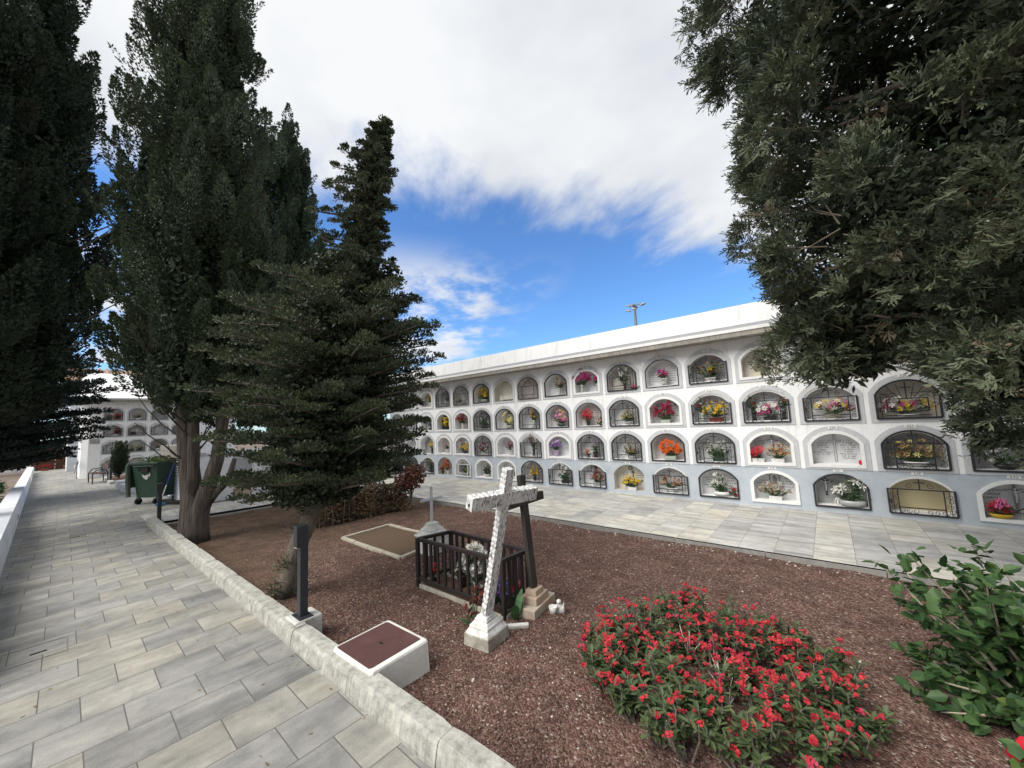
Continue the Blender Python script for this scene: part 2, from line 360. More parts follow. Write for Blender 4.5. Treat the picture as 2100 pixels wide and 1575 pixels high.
p.add([(-26, -6.495, 0), (-2.3, -6.495, 0), (-2.3, -5.4, 0), (-26, 3, 0)], [(0, 1, 2, 3)])
p.build('path', M['path'], kind='structure')
w = MB()
w.add([(-2.3, -6.495, 0), (-.95, -6.495, 0), (-.90, -5.8, 0), (-.5, -2.44, 0), (16, -2.44, 0), (16, .1, 0), (-2.3, .1, 0)], [(0, 1, 2, 3, 4, 5, 6)])
w.build('walkway', M['walk'], kind='structure')
# edging strip of the walkway towards the bed
M['edging'] = surf('edging_concrete', (.30, .29, .27), (.22, .215, .20), .9, scale=12, bump=.3, world=True)
e = MB()
x = -.5
while x < 15:
    L = 1.0; e.box((x + L / 2, -2.425, -.075), (L - .006, .05, .15)); x += L
for k in range(4):
    a = Vector((-.93 + .107 * k, -6.45 + .98 * k, -.072)); b_ = Vector((-.93 + .107 * (k + 1), -6.45 + .98 * (k + 1) - .006, -.072)); e.bar(a, b_, .05, .14)
e.build('walkway_edging', M['edging'], kind='structure')
# kerb: individual stones with a sloped, rounded front edge
k = MB(); x0 = -.95
prof = [(0, -.10), (0, .02), (.016, .098), (.024, .112), (.036, .119), (.13, .123), (.135, -.10)]
xs = [-.95, -.1, .75, 1.6, 2.45, 3.29, 4.13, 4.97, 5.87, 6.73, 7.60, 8.45, 9.3, 10.15, 11.0]
for i in range(len(xs) - 1):
    a, b_ = xs[i] + .003, xs[i + 1] - .003; m = 10; dz = rnd.uniform(-.003, .003)
    vs = []
    for j in range(m + 1):
        x = a + (b_ - a) * j / m; er = .006 if j in (0, m) else 0
        for (dy, z) in prof:
            vs.append((x, kerb_y(x) + dy + rnd.uniform(-.001, .001) + (er if dy < .05 else -er), z + dz + rnd.uniform(-.001, .001) - (er * .7 if z > .1 else 0)))
    n = len(prof); fs = []
    for j in range(m):
        for q in range(n - 1): fs.append((j * n + q, (j + 1) * n + q, (j + 1) * n + q + 1, j * n + q + 1))
    fs.append(tuple(range(n))); fs.append(tuple(m * n + q for q in range(n - 1, -1, -1)))
    k.add(vs, fs)
# vertical drip streaks on the kerb face
mk, tk, bk, ok_ = nt('kerb_stone'); P = coords(tk, True)
n_ = N(tk, 'ShaderNodeTexNoise', Scale=16, Detail=6, Roughness=.7); tk.links.new(P, n_.inputs['Vector'])
r_ = ramp(tk, [(.32, (.24, .235, .215)), (.48, (.38, .375, .34)), (.66, (.50, .49, .44))]); tk.links.new(n_.outputs[0], r_.inputs[0])
mpk = N(tk, 'ShaderNodeMapping'); mpk.inputs['Scale'].default_value = (48, 10, 2.2); tk.links.new(P, mpk.inputs[0])
n3 = N(tk, 'ShaderNodeTexNoise', Scale=1.0, Detail=3); tk.links.new(mpk.outputs[0], n3.inputs['Vector'])
r3 = ramp(tk, [(.40, (.60, .60, .60)), (.60, (1.18, 1.18, 1.18))]); tk.links.new(n3.outputs[0], r3.inputs[0])
n4 = N(tk, 'ShaderNodeTexNoise', Scale=2.6, Detail=6, Roughness=.75); tk.links.new(P, n4.inputs['Vector'])
r4 = ramp(tk, [(.45, (1, 1, 1)), (.72, (.55, .55, .53))]); tk.links.new(n4.outputs[0], r4.inputs[0])
gk = tk.nodes.new('ShaderNodeNewGeometry'); sk_ = tk.nodes.new('ShaderNodeSeparateXYZ'); tk.links.new(gk.outputs['True Normal'], sk_.inputs[0])
fk = math1(tk, 'MULTIPLY', math1(tk, 'SUBTRACT', 1.0, math1(tk, 'ABSOLUTE', sk_.outputs['Z'])), .42, clamp=True)
ck = mixc(tk, mixc(tk, r_.outputs[0], r3.outputs[0], fk, 'MULTIPLY'), r4.outputs[0], .6, 'MULTIPLY'); tk.links.new(ck, bk.inputs['Base Color'])
bk.inputs['Roughness'].default_value = .9; bk.inputs['Specular IOR Level'].default_value = .2
n5 = N(tk, 'ShaderNodeTexNoise', Scale=90, Detail=5, Roughness=.7); tk.links.new(P, n5.inputs['Vector'])
bpk = N(tk, 'ShaderNodeBump', Strength=.7, Distance=.006); tk.links.new(n5.outputs[0], bpk.inputs['Height']); tk.links.new(bpk.outputs[0], bk.inputs['Normal'])
k.build('kerb', mk, kind='structure', smooth=False)

# gravel bed
mb, tb, bb, ob = nt('lava_gravel'); P = coords(tb, True)
v = N(tb, 'ShaderNodeTexVoronoi', Scale=78); tb.links.new(P, v.inputs['Vector'])
sv = tb.nodes.new('ShaderNodeSeparateColor'); tb.links.new(v.outputs['Color'], sv.inputs[0])
rv = ramp(tb, [(0, (.066, .038, .032)), (.35, (.128, .072, .059)), (.65, (.180, .107, .088)), (.88, (.22, .146, .119)), (.97, (.28, .21, .18)), (1, (.45, .40, .35))])
tb.links.new(sv.outputs[0], rv.inputs[0])
v2 = N(tb, 'ShaderNodeTexVoronoi', Scale=190); tb.links.new(P, v2.inputs['Vector'])
sv2 = tb.nodes.new('ShaderNodeSeparateColor'); tb.links.new(v2.outputs['Color'], sv2.inputs[0])
rs = ramp(tb, [(0, (.085, .052, .036)), (.4, (.125, .080, .056)), (.85, (.16, .105, .075)), (.97, (.26, .20, .15))]); tb.links.new(sv2.outputs[1], rs.inputs[0])
nb = N(tb, 'ShaderNodeTexNoise', Scale=.85, Detail=6, Roughness=.65); tb.links.new(P, nb.inputs['Vector'])
spb = tb.nodes.new('ShaderNodeSeparateXYZ'); tb.links.new(P, spb.inputs[0])
# bare soil under the trees and along the kerb, gravel in the middle
gx = math1(tb, 'MULTIPLY_ADD', spb.outputs['X'], -.22, .95)
gy = math1(tb, 'MULTIPLY_ADD', spb.outputs['Y'], -.28, -1.42)
soilf = math1(tb, 'ADD', math1(tb, 'ADD', math1(tb, 'MAXIMUM', gx, -.25), math1(tb, 'MULTIPLY', math1(tb, 'MAXIMUM', gy, -.2), .55)), math1(tb, 'MULTIPLY', math1(tb, 'SUBTRACT', nb.outputs[0], .5), 2.2))
mr = tb.nodes.new('ShaderNodeMapRange'); tb.links.new(soilf, mr.inputs[0]); mr.inputs[1].default_value = -.05; mr.inputs[2].default_value = .55
cbd = mixc(tb, rv.outputs[0], rs.outputs[0], mr.outputs[0])
nl = N(tb, 'ShaderNodeTexNoise', Scale=5, Detail=5); tb.links.new(P, nl.inputs['Vector'])
rl = ramp(tb, [(.3, (.72, .72, .72)), (.7, (1.2, 1.18, 1.15))]); tb.links.new(nl.outputs[0], rl.inputs[0])
tb.links.new(mixc(tb, cbd, rl.outputs[0], 1.0, 'MULTIPLY'), bb.inputs['Base Color']); bb.inputs['Roughness'].default_value = .95; bb.inputs['Specular IOR Level'].default_value = .15
hb = math1(tb, 'ADD', math1(tb, 'MULTIPLY', v.outputs['Distance'], -1.0), math1(tb, 'MULTIPLY', v2.outputs['Distance'], -.5))
bpb = N(tb, 'ShaderNodeBump', Strength=1.0, Distance=.012); tb.links.new(hb, bpb.inputs['Height']); tb.links.new(bpb.outputs[0], bb.inputs['Normal'])
BZ = -.062
def bedz(x, y): return BZ + .012 * math.sin(1.7 * x + .6) * math.cos(2.3 * y) + .007 * math.sin(5.1 * x + 3.3 * y) + .006 * math.sin(9.7 * x - 2.1 * y + 1) * math.sin(8.3 * y + 2) + .012 * math.exp(-((y + 2.5) / .3) ** 2)
g = MB(); nx, ny = 150, 50; vs = []
for i in range(nx + 1):
    for j in range(ny + 1):
        x = -.93 + 15 * i / nx; y0 = kerb_y(x) + .10; y = y0 + (-2.43 - y0) * j / ny
        if i == 0: x += .12 * (y + 6.4)
        vs.append((x, y, bedz(x, y) + rnd.uniform(-.003, .003)))
g.add(vs, [(i * (ny + 1) + j, (i + 1) * (ny + 1) + j, (i + 1) * (ny + 1) + j + 1, i * (ny + 1) + j + 1) for i in range(nx) for j in range(ny)])
g.build('gravel_bed', mb, kind='structure', smooth=True)
def stones(name, n, smin, smax, mat, xr, yr, label, cat):
    x = rng.uniform(*xr, n); y = rng.uniform(*yr, n)
    keep = (y > np.array([kerb_y(a) for a in x]) + .14) & (y < -2.46)
    d = np.hypot(x - 9.2, y + 7.7)
    if name != 'edge_pebbles': keep &= rng.random(n) < np.clip(.15 + (x - 3.0) * .22 + (y + 6.2) * .35 * (x > 2.5) + .25 * np.sin(x * 2.1 + y * 1.7), .04, 1)
    keep &= rng.random(n) < np.clip(1.5 - d / 7, .25, 1) ; x, y = x[keep], y[keep]; n = len(x)
    s = smin + (smax - smin) * rng.random(n) ** 2.5
    z = np.array([bedz(a, b) for a, b in zip(x, y)]) + s * .15
    base = np.array([(1, 0, 0), (-1, 0, 0), (0, 1, 0), (0, -1, 0), (0, 0, .8), (0, 0, -.8)], float)
    V = base[None] * s[:, None, None] * rng.uniform(.6, 1.35, (n, 6, 1)) * .5
    a = rng.uniform(0, 6.28, n); c, s2 = np.cos(a)[:, None], np.sin(a)[:, None]
    X = V[..., 0] * c - V[..., 1] * s2; Y = V[..., 0] * s2 + V[..., 1] * c
    V = np.stack([X + x[:, None], Y + y[:, None], V[..., 2] + z[:, None]], -1).reshape(-1, 3)
    F = np.array([(0, 2, 4), (2, 1, 4), (1, 3, 4), (3, 0, 4), (2, 0, 5), (1, 2, 5), (3, 1, 5), (0, 3, 5)])
    F = (np.arange(n)[:, None, None] * 6 + F[None]).reshape(-1, 3)
    o = np_mesh(name, V, F, mat, tone=np.repeat(rng.random(n), 8)); tag(o, label, cat, kind='stuff'); return o
M['lava'] = foliage('lava_stones', (.061, .036, .030), (.215, .126, .103), (.32, .25, .20), trans=0, rough=.95, spec=.1)
M['chips'] = foliage('pale_chips', (.34, .30, .25), (.62, .58, .52), trans=0, rough=.9, spec=.1)
stones('gravel', 60000, .005, .017, M['lava'], (-.6, 12), (-6.5, -2.45), 'reddish brown lava gravel covering the planting bed', 'gravel')
stones('pale_pebbles', 2000, .005, .021, M['chips'], (1, 12), (-6.5, -2.45), 'scattered pale pebbles lying among the red gravel', 'pebbles')
stones('edge_pebbles', 420, .008, .030, M['chips'], (2.2, 11), (-2.62, -2.46), 'pale mortar crumbs along the walkway edge of the bed', 'pebbles')

# ------------------------------------------------------------------ burial niche blocks
def arch(xc, hw, zb, zt, zs, n=14):
    "closed outline, bottom left -> up -> segmental arch -> down"
    rise = zt - zs; R = (hw * hw + rise * rise) / (2 * rise); zc = zt - R
    a0 = math.atan2(zs - zc, hw)
    pts = [(xc - hw, zb), (xc - hw, zb + (zs - zb) * .5)]
    for i in range(n + 1):
        a = PI - a0 - (PI - 2 * a0) * i / n; pts.append((xc + R * math.cos(a), zc + R * math.sin(a)))
    pts += [(xc + hw, zb + (zs - zb) * .5), (xc + hw, zb)]
    pts += [(xc + hw * q, zb) for q in (.5, 0, -.5)]
    return pts
def holed(b, rect, hole, y, mi=0):
    x0, x1, z0, z1 = rect
    outer = [Vector((x0, z0, 0)), Vector((x1, z0, 0)), Vector((x1, z1, 0)), Vector((x0, z1, 0))]
    inner = [Vector((x, z, 0)) for x, z in hole]
    tris = tessellate_polygon([outer, inner]); al = outer + inner
    fs = []
    for tr in tris:
        a, c, d = [al[i] for i in tr]
        if abs((c - a).cross(d - a).z) < 1e-9: continue
        fs.append(tr if (c - a).cross(d - a).z > 0 else tr[::-1])
    b.add([(v.x, y, v.y) for v in al], fs, mi)
def loopquads(b, o1, y1, o2, y2, mi=0):
    n = len(o1); vs = [(x, y1, z) for x, z in o1] + [(x, y2, z) for x, z in o2]
    b.add(vs, [(i, n + i, n + (i + 1) % n, (i + 1) % n) for i in range(n)], mi)
def panel(b, o, y, mi=0):
    b.add([(x, y, z) for x, z in o], [tuple(range(len(o) - 1, -1, -1))], mi)

FONT = None
def text_geo(s, size, align='CENTER'):
    c = bpy.data.curves.new('tmp_text', 'FONT'); c.body = s; c.size = size; c.align_x = align; c.resolution_u = 2
    o = bpy.data.objects.new('tmp_text', c); COL.objects.link(o)
    dg = bpy.context.evaluated_depsgraph_get(); dg.update(); ev = o.evaluated_get(dg); me = ev.to_mesh()
    vs = [tuple(v.co) for v in me.vertices]; fs = [tuple(p.vertices) for p in me.polygons]
    ev.to_mesh_clear(); bpy.data.objects.remove(o); bpy.data.curves.remove(c)
    return vs, fs
def put_text(b, s, x, z, y, size, mi, align='CENTER'):
    vs, fs = text_geo(s, size, align)
    b.add([(x + v[0], y, z + v[1]) for v in vs], fs, mi)

def scroll(b, cx, cz, r, y, w=.007, sgn=1, turns=1.2, a0=0.0):
    pts = []
    for i in range(15):
        q = i / 14; a = a0 + sgn * 2 * PI * turns * q; rr = r * (1 - .8 * q)
        pts.append((cx + rr * math.cos(a), y, cz + rr * math.sin(a)))
    b.tube(pts, w * .5, n=4, cap=False)

def crossbars(b, x, z0, z1, arm, y, w=.014):
    b.bar((x, y, z0), (x, y, z1), w, w * .7); zc = z0 + (z1 - z0) * .66
    b.bar((x - arm, y - .001, zc), (x + arm, y - .001, zc), w, w * .7)

def grille(style, xc, zb, zt, zs, hw, mat, parent, seed):
    r = random.Random(seed); b = MB(); y = -.022; w = .0135
    iw = hw * r.uniform(.58, .70)                    # inner uprights
    rail = zb + (zt - zb) * r.uniform(.15, .22)
    top = zs + .01
    if style == 'ornate': rail = zb + (zt - zb) * .2; iw = hw * .6; top = zs - .03
    # outer frame
    if style in ('arc', 'sun', 'ornate', 'white'):
        o = [p for p in arch(xc, hw - .006, zb + .006, zt - .006, zs)][:-3]
        o = o + [o[0]]
        for p_, q_ in zip(o[:-1], o[1:]): b.bar((p_[0], y, p_[1]), (q_[0], y, q_[1]), .024, .018)
    else:
        for p_, q_ in (((-hw, zb), (-hw, top)), ((hw, zb), (hw, top)), ((-hw, zb), (hw, zb))):
            b.bar((xc + p_[0] * .99, y, p_[1] + .004), (xc + q_[0] * .99, y, q_[1] + .004), .022, .018)
    # top rail, uprights and bottom rail
    if style == 'sun':
        top = zs - .07; rail = zb + .06
        for zq in (top, zb + .10): b.bar((xc - iw, y, zq), (xc + iw, y, zq), w)
        for sx in (-1, 1): b.bar((xc + sx * iw, y, zb + .10), (xc + sx * iw, y, top), w)
        b.bar((xc - iw * 1.1, y, zb + .045), (xc + iw * 1.1, y, zb + .045), w * .9)
        for sx in (-1, 1): b.bar((xc + sx * (hw + iw) / 2, y, zb), (xc + sx * (hw + iw) / 2, y, zs - .02), w * .6)
        for a in (22, 48, 68, 112, 132, 158):
            ca, sa = math.cos(math.radians(a)), math.sin(math.radians(a))
            R = min((hw - .01) / max(abs(ca), .01), (zt - top) * .92 / max(sa, .05)) * .93
            b.bar((xc + iw * .55 * ca, y, top), (xc + R * ca, y, top + R * sa * .9), w * .55)
    else:
        b.bar((xc - hw, y, top), (xc + hw, y, top), w)
        b.bar((xc - iw, y, rail), (xc + iw, y, rail), w)
        for sx in (-1, 1): b.bar((xc + sx * iw, y, zb), (xc + sx * iw, y, top), w)
    # scrolls in the side panels, the foot and the arch
    side = (hw + iw) / 2; gap = (hw - iw)
    k = 5 if style == 'ornate' else 4
    if style != 'sun':
        for sx in (-1, 1):
            for i in range(k):
                zc = zb + .04 + (top - zb - .08) * (i + .5) / k
                scroll(b, xc + sx * side, zc, gap * .36, y, .0065, sx * (1 if i % 2 else -1), 1.1, r.uniform(0, 6))
            if r.random() < .6: b.bar((xc + sx * side, y, zb), (xc + sx * side, y, top), w * .5)
        nb = 5 if style == 'ornate' else 3
        for i in range(-nb, nb + 1):
            if i == 0: continue
            scroll(b, xc + iw * .9 * i / nb, (zb + rail) / 2, (rail - zb) * .36, y, .0065, 1 if i > 0 else -1, 1.0, r.uniform(0, 6))
    hgt = zt - top
    if style in ('ornate', 'white'):
        for rr, zc, nn in ((.85, .15, 9), (.55, .45, 6)):
            for i in range(nn):
                a = PI * (i + .5) / nn; ww = hw * rr
                scroll(b, xc + ww * math.cos(a) * .92, top + hgt * rr * .88 * math.sin(a) * .95,   .045, y, .0075, 1 if i % 2 else -1, 1.1, a)
    elif style == 'bars':
        pass
    if style in ('arc', 'rect'):
        for sx in (-1, 1):
            scroll(b, xc + sx * hw * .34, top + hgt * .28, hgt * .22, y, .0065, sx, 1.2, PI / 2)
            if style == 'arc':
                b.bar((xc + sx * hw * .62, y, top), (xc + sx * hw * .62, y, top + hgt * .58), w * .5)
                scroll(b, xc + sx * hw * .75, top + hgt * .2, hgt * .14, y, .008, -sx, 1, 0)
    if style in ('arc', 'rect', 'sun'): crossbars(b, xc, top, zt - (.012 if style == 'arc' else .03), hw * .17, y - .004, w)
    if style in ('arc', 'rect') and r.random() < .7: b.box((xc - hw * .93, y - .008, (zb + top) / 2), (.035, .02, .05))
    if style == 'rect': b.bar((xc, y, top), (xc, y, top), w)
    return b.build('grille', mat, parent)

def strokes(b, x0, x1, z, y, r, mi, h=.011):
    "one worn line of lettering, as words of short marks"
    x = x0
    while x < x1 - .02:
        wl = min(r.uniform(.03, .085), x1 - x)
        q = x
        while q < x + wl:
            lw = r.uniform(.0045, .0085); hh = h * r.choice((1, 1, .7))
            b.add([(q, y, z), (q + lw, y, z), (q + lw, y, z + hh), (q, y, z + hh)], [(0, 1, 2, 3)], mi); q += lw + .0032
        x += wl + .016

class Block:
    def __init__(s, root, pitch, hw_o, hw_i, rows, zgrey):
        s.root = root; s.pitch = pitch; s.ho = hw_o; s.hi = hw_i; s.rows = rows; s.zgrey = zgrey
MAIN_ROWS = {1: (2.105, 2.800, 2.16, 2.715, 2.773), 2: (1.354, 2.043, 1.404, 1.961, 2.020), 3: (.657, 1.325, .690, 1.244, 1.300), 4: (None, None, .072, .598, .643)}

def face_rows(b_wall, b_pl, blk, c):
    x0, x1 = (c - .5) * blk.pitch, (c + .5) * blk.pitch; xc = c * blk.pitch
    zcut = [blk.zgrey, 1.34, 2.07, 2.95] if blk.pitch > .8 else [blk.zgrey, 1.70 * .985, 2.39, 3.30]
    R = blk.rows
    for r, (za, zb_) in {3: (zcut[0], zcut[1]), 2: (zcut[1], zcut[2]), 1: (zcut[2], zcut[3])}.items():
        ob, ot, ib, it, _ = R[r]; o = arch(xc, blk.ho, max(ob, za + .0005), ot, ob + (ot - ob) * .655)
        holed(b_wall, (x0, x1, za, zb_), o, 0)
    ob, ot, ib, it, _ = R[4]
    if ob is None: holed(b_pl, (x0, x1, -.05, blk.zgrey), arch(xc, blk.hi, ib, it, ib + (it - ib) * .64), 0)
    else: holed(b_pl, (x0, x1, -.05, blk.zgrey), arch(xc, blk.ho, ob, ot, ob + (ot - ob) * .655), 0)

def niche(blk, c, r, st, back, num=None, ins=None, extra=None, cream=False, gmat=None, seed=0):
    rr = random.Random(seed * 97 + 5); xc = c * blk.pitch; ob, ot, ib, it, zp = blk.rows[r]; hi = blk.hi
    zs = ib + (it - ib) * .64; inner = arch(xc, hi, ib, it, zs)
    b = MB()
    if ob is not None:
        o = arch(xc, blk.ho, ob, ot, ob + (ot - ob) * .655); mid = arch(xc, blk.ho - .004, ob + (.004 if ob > blk.zgrey + .01 else 0), ot - .004, ob + (ot - ob) * .655)
        loopquads(b, o, 0, mid, -.010, 0); loopquads(b, mid, -.010, inner, -.010, 0); y0 = -.010
    else: y0 = 0
    jm = 2 if cream else 1
    depth = .18
    if st == 'open':
        # white plastered band inside the opening, set 6 mm proud
        i2 = arch(xc, hi - .042, ib + .040, it - .040, zs - .004); o2 = arch(xc, hi + .004, ib - .004, it + .004, zs)
        loopquads(b, o2, y0, o2, -.020, jm); loopquads(b, o2, -.020, i2, -.020, jm); loopquads(b, i2, -.020, i2, depth, jm); hole = i2
    elif st in ('dark', 'darkthin'):
        i2 = arch(xc, hi - .030, ib + .032, it - .028, zs - .003); loopquads(b, inner, y0, inner, .012, jm); loopquads(b, inner, .012, i2, .012, 1); loopquads(b, i2, .012, i2, depth, jm); hole = i2
    elif st in ('rect', 'arc'):
        i2 = arch(xc, hi - .026, ib + .034, it - .032, zs - .004); loopquads(b, inner, y0, inner, -.002, jm); loopquads(b, inner, -.002, i2, .006, 1); loopquads(b, i2, .006, i2, depth, jm); hole = i2
    else:
        loopquads(b, inner, y0, inner, depth, jm); hole = inner
    nobj = b.build('niche', [M['grey'], M['white2'], M['cream']], blk.root)
    h = MB(); panel(h, hole, depth - .002, 0)
    if ins:
        yy = depth - .006; L = hi * .80
        if isinstance(ins, int):
            for i in range(ins):
                z = it - .15 - i * .046
                if z < ib + .1: break
                cols = ((-L, -.06), (.06, L)) if ins > 3 else ((-L * .5, L * .5),)
                for (a, d_) in cols:
                    sh = rr.uniform(0, .05); strokes(h, xc + a + sh + (.06 if i == 0 else 0), xc + d_ - sh - (.04 if i == 0 else 0), z, yy, rr, 1)
        else:
            for (s_, dx, dz, sz) in ins: put_text(h, s_, xc + dx, ib + dz, yy, sz, 1)
    if extra == 'cross':     # engraved outline of a tall cross
        for (ax, az, bx, bz) in ((-.013, .07, -.013, .37), (.013, .07, .013, .37), (-.013, .40, -.013, .48), (.013, .40, .013, .48), (-.013, .48, .013, .48), (-.013, .07, .013, .07), (-.075, .37, -.013, .37), (.013, .37, .075, .37), (-.075, .40, -.013, .40), (.013, .40, .075, .40), (-.075, .37, -.075, .40), (.075, .37, .075, .40)):
            h.bar((xc + ax, depth - .006, ib + az), (xc + bx, depth - .006, ib + bz), .004, .004, mi=1)
    if extra in ('crucifix', 'crucifix_left', 'crucifix_white'):
        dx = -.17 if extra == 'crucifix_left' else .02; yb = depth - .02; zt_ = it - .07; zb2 = zt_ - .30
        mi = 1 if extra != 'crucifix_white' else 2
        h.bar((xc + dx, yb, zb2), (xc + dx, yb, zt_), .022, .012, mi=3 if extra == 'crucifix' else 1)
        h.bar((xc + dx - .085, yb, zt_ - .075), (xc + dx + .085, yb, zt_ - .075), .022, .012, mi=3 if extra == 'crucifix' else 1)
        # small body figure on the cross
        h.tube([(xc + dx, yb - .016, zt_ - .23), (xc + dx + .006, yb - .02, zt_ - .16), (xc + dx, yb - .02, zt_ - .10), (xc + dx, yb - .018, zt_ - .075)], [.006, .011, .014, .008], 6, 2)
        h.lathe((xc + dx, yb - .022, zt_ - .072), [(.004, 0), (.011, .010), (.009, .022), (.003, .028)], 8, 2)
        for sx in (-1, 1): h.tube([(xc + dx, yb - .018, zt_ - .093), (xc + dx + sx * .04, yb - .018, zt_ - .078), (xc + dx + sx * .075, yb - .016, zt_ - .066)], [.007, .006, .005], 6, 2)
    if extra == 'relief':    # oval relief with drapery lines
        h.lathe((xc, depth - .010, it - .15), [(.078, 0), (.07, .002)], 20, 1, 1, .02)
        pts = [(xc + .075 * math.cos(a), depth - .007, it - .15 + .09 * math.sin(a)) for a in np.linspace(0, 2 * PI, 22)]
        h.tube(pts, .004, 4, 1)
        h.tube([(xc, depth - .018, it - .20), (xc + .01, depth - .02, it - .15), (xc - .012, depth - .016, it - .11)], [.03, .026, .018], 8, 3)
        for sx in (-1, 1):
            h.tube([(xc + sx * q, depth - .007, it - .06 - .05 * math.sin(q * 22)) for q in np.linspace(.08, .27, 9)], .003, 4, 1)
    if extra == 'photo':
        pts = [(xc + .055 * math.cos(a) - .02, depth - .012, ib + .26 + .075 * math.sin(a)) for a in np.linspace(0, 2 * PI, 20)[:-1]]
        h.add(pts, [tuple(range(len(pts) - 1, -1, -1))], 2)
        h.box((xc - .02, depth - .016, ib + .255), (.045, .004, .075), 1)
    if extra == 'discs':
        for sx in (-.2, .2): h.lathe((xc + sx * .9, depth - .02, it - .17), [(.034, 0), (.03, .012)], 14, 1)
    if extra == 'medal':
        h.tube([(xc - .02 + .036 * math.cos(a), depth - .008, it - .09 + .036 * math.sin(a)) for a in np.linspace(0, 2 * PI, 16)], .010, 5, 1)
        crossbars_ = [((xc + .03, depth - .012, it - .27), (xc + .03, depth - .012, it - .13)), ((xc - .015, depth - .013, it - .17), (xc + .075, depth - .013, it - .17))]
        for a_, b__ in crossbars_: h.bar(a_, b__, .014, .010, mi=1)
    if extra == 'arched':     # carved stone monument with a sill
        o = arch(xc + .05, hi * .62, ib + .12, it - .05, it - .2); loopquads(h, o, depth - .002, o, depth - .03, 0); panel(h, o, depth - .03, 0)
        h.box((xc + .06, depth - .07, ib + .09), (hi * 1.45, .10, .10), 0); h.lathe((xc - hi * .55, depth - .08, ib + .04), [(.02, 0), (.03, .02), (.012, .05), (.03, .10), (.03, .12)], 10, 2)
    h.build('headstone', [M[back], M['ink'], M['marble' if extra != 'photo' else 'white2'], M['steel']], nobj)
    if st == 'dark' or st == 'darkthin':
        fb = MB(); w = .022 if st == 'dark' else .012
        o = arch(xc, hi - .006, ib + .006, it - .006, zs); i3 = arch(xc, hi - .006 - w, ib + .006 + w, it - .006 - w, zs - .003)
        loopquads(fb, o, y0, o, -.022, 0); loopquads(fb, o, -.022, i3, -.022, 0); loopquads(fb, i3, -.022, i3, .010, 0)
        fb.box((xc + hi - .012, -.024, (ib + zs) / 2 + .03), (.014, .012, .05)); fb.build('frame', M['iron'], nobj)
    if st in ('arc', 'rect', 'sun', 'ornate', 'white'):
        gm = M[gmat] if gmat else M['iron']
        grille(st, xc, ib + .004, it - .002, zs, hi - .004, gm, nobj, seed * 31 + c * 7 + r)
    if num:
        pb = MB(); pw = .036 + .011 * len(num); pb.box((xc, y0 - .003, zp), (.115, .005, .042), 0)
        if blk.pitch > .8: put_text(pb, num, xc, zp - .0155, y0 - .0065, .046, 1)
        pb.build('number_plate', [M['plate'], M['ink']], nobj)
    return hole

# ---- flowers
HEADK = dict(mum=(.060, 10, .5), lily=(.105, 6, .35), poin=(.088, 8, .12), daisy=(.070, 9, .1), small=(.026, 5, .1), rose=(.052, 6, .9), dried=(.044, 6, .7))
def flower_head(b, p, d, kind, size, mi, r):
    n, cup = HEADK[kind][1], HEADK[kind][2]; d = Vector(d).normalized(); p = Vector(p)
    a = Vector((1, 0, 0)) if abs(d.x) < .8 else Vector((0, 0, 1)); u = d.cross(a).normalized(); v = d.cross(u)
    R = size / 2
    for lay in range(2 if kind in ('mum', 'rose', 'lily') else 1):
        q = 1 - .42 * lay; off = r.uniform(0, 6)
        for i in range(n):
            an = off + 2 * PI * i / n + r.uniform(-.12, .12); c_, s_ = math.cos(an), math.sin(an); e = u * c_ + v * s_; s2 = u * -s_ + v * c_
            rr = R * q * r.uniform(.85, 1.1); w = (2.3 * R / n) * (1.0 if kind != 'lily' else .8); h = R * (cup + .35 * lay)
            vs = [p + e * rr * .12 + d * (.004 * lay), p + e * rr * .6 + s2 * w * .5 + d * h * .6, p + e * rr + d * h * (.6 if kind in ('lily', 'poin') else 1.0), p + e * rr * .6 - s2 * w * .5 + d * h * .6]
            b.add(vs, [(0, 1, 2, 3)], mi)
def pot_geo(b, kind, x, y, z, s=1.0):
    if kind == 'bowl': b.lathe((x, y, z), [(.05 * s, 0), (.095 * s, .03 * s), (.115 * s, .065 * s), (.108 * s, .065 * s), (.09 * s, .045 * s)], 16, 0, 1, .6); return .06 * s
    if kind == 'tall': b.lathe((x, y, z), [(.042 * s, 0), (.05 * s, .05 * s), (.064 * s, .115 * s), (.068 * s, .115 * s), (.068 * s, .13 * s), (.058 * s, .13 * s), (.05 * s, .10 * s)], 16); return .125 * s
    if kind == 'vase': b.lathe((x, y, z), [(.035 * s, 0), (.04 * s, .01), (.024 * s, .05 * s), (.036 * s, .14 * s), (.046 * s, .17 * s), (.036 * s, .165 * s)], 14); return .165 * s
    if kind == 'oval': b.lathe((x, y, z), [(.08 * s, 0), (.118 * s, .015), (.13 * s, .045 * s), (.12 * s, .075 * s), (.11 * s, .075 * s), (.10 * s, .05 * s)], 18, 0, 1, .55); return .07 * s
    b.box((x, y, z + .032 * s), (.17 * s, .085 * s, .064 * s), taper=1.06); return .06 * s
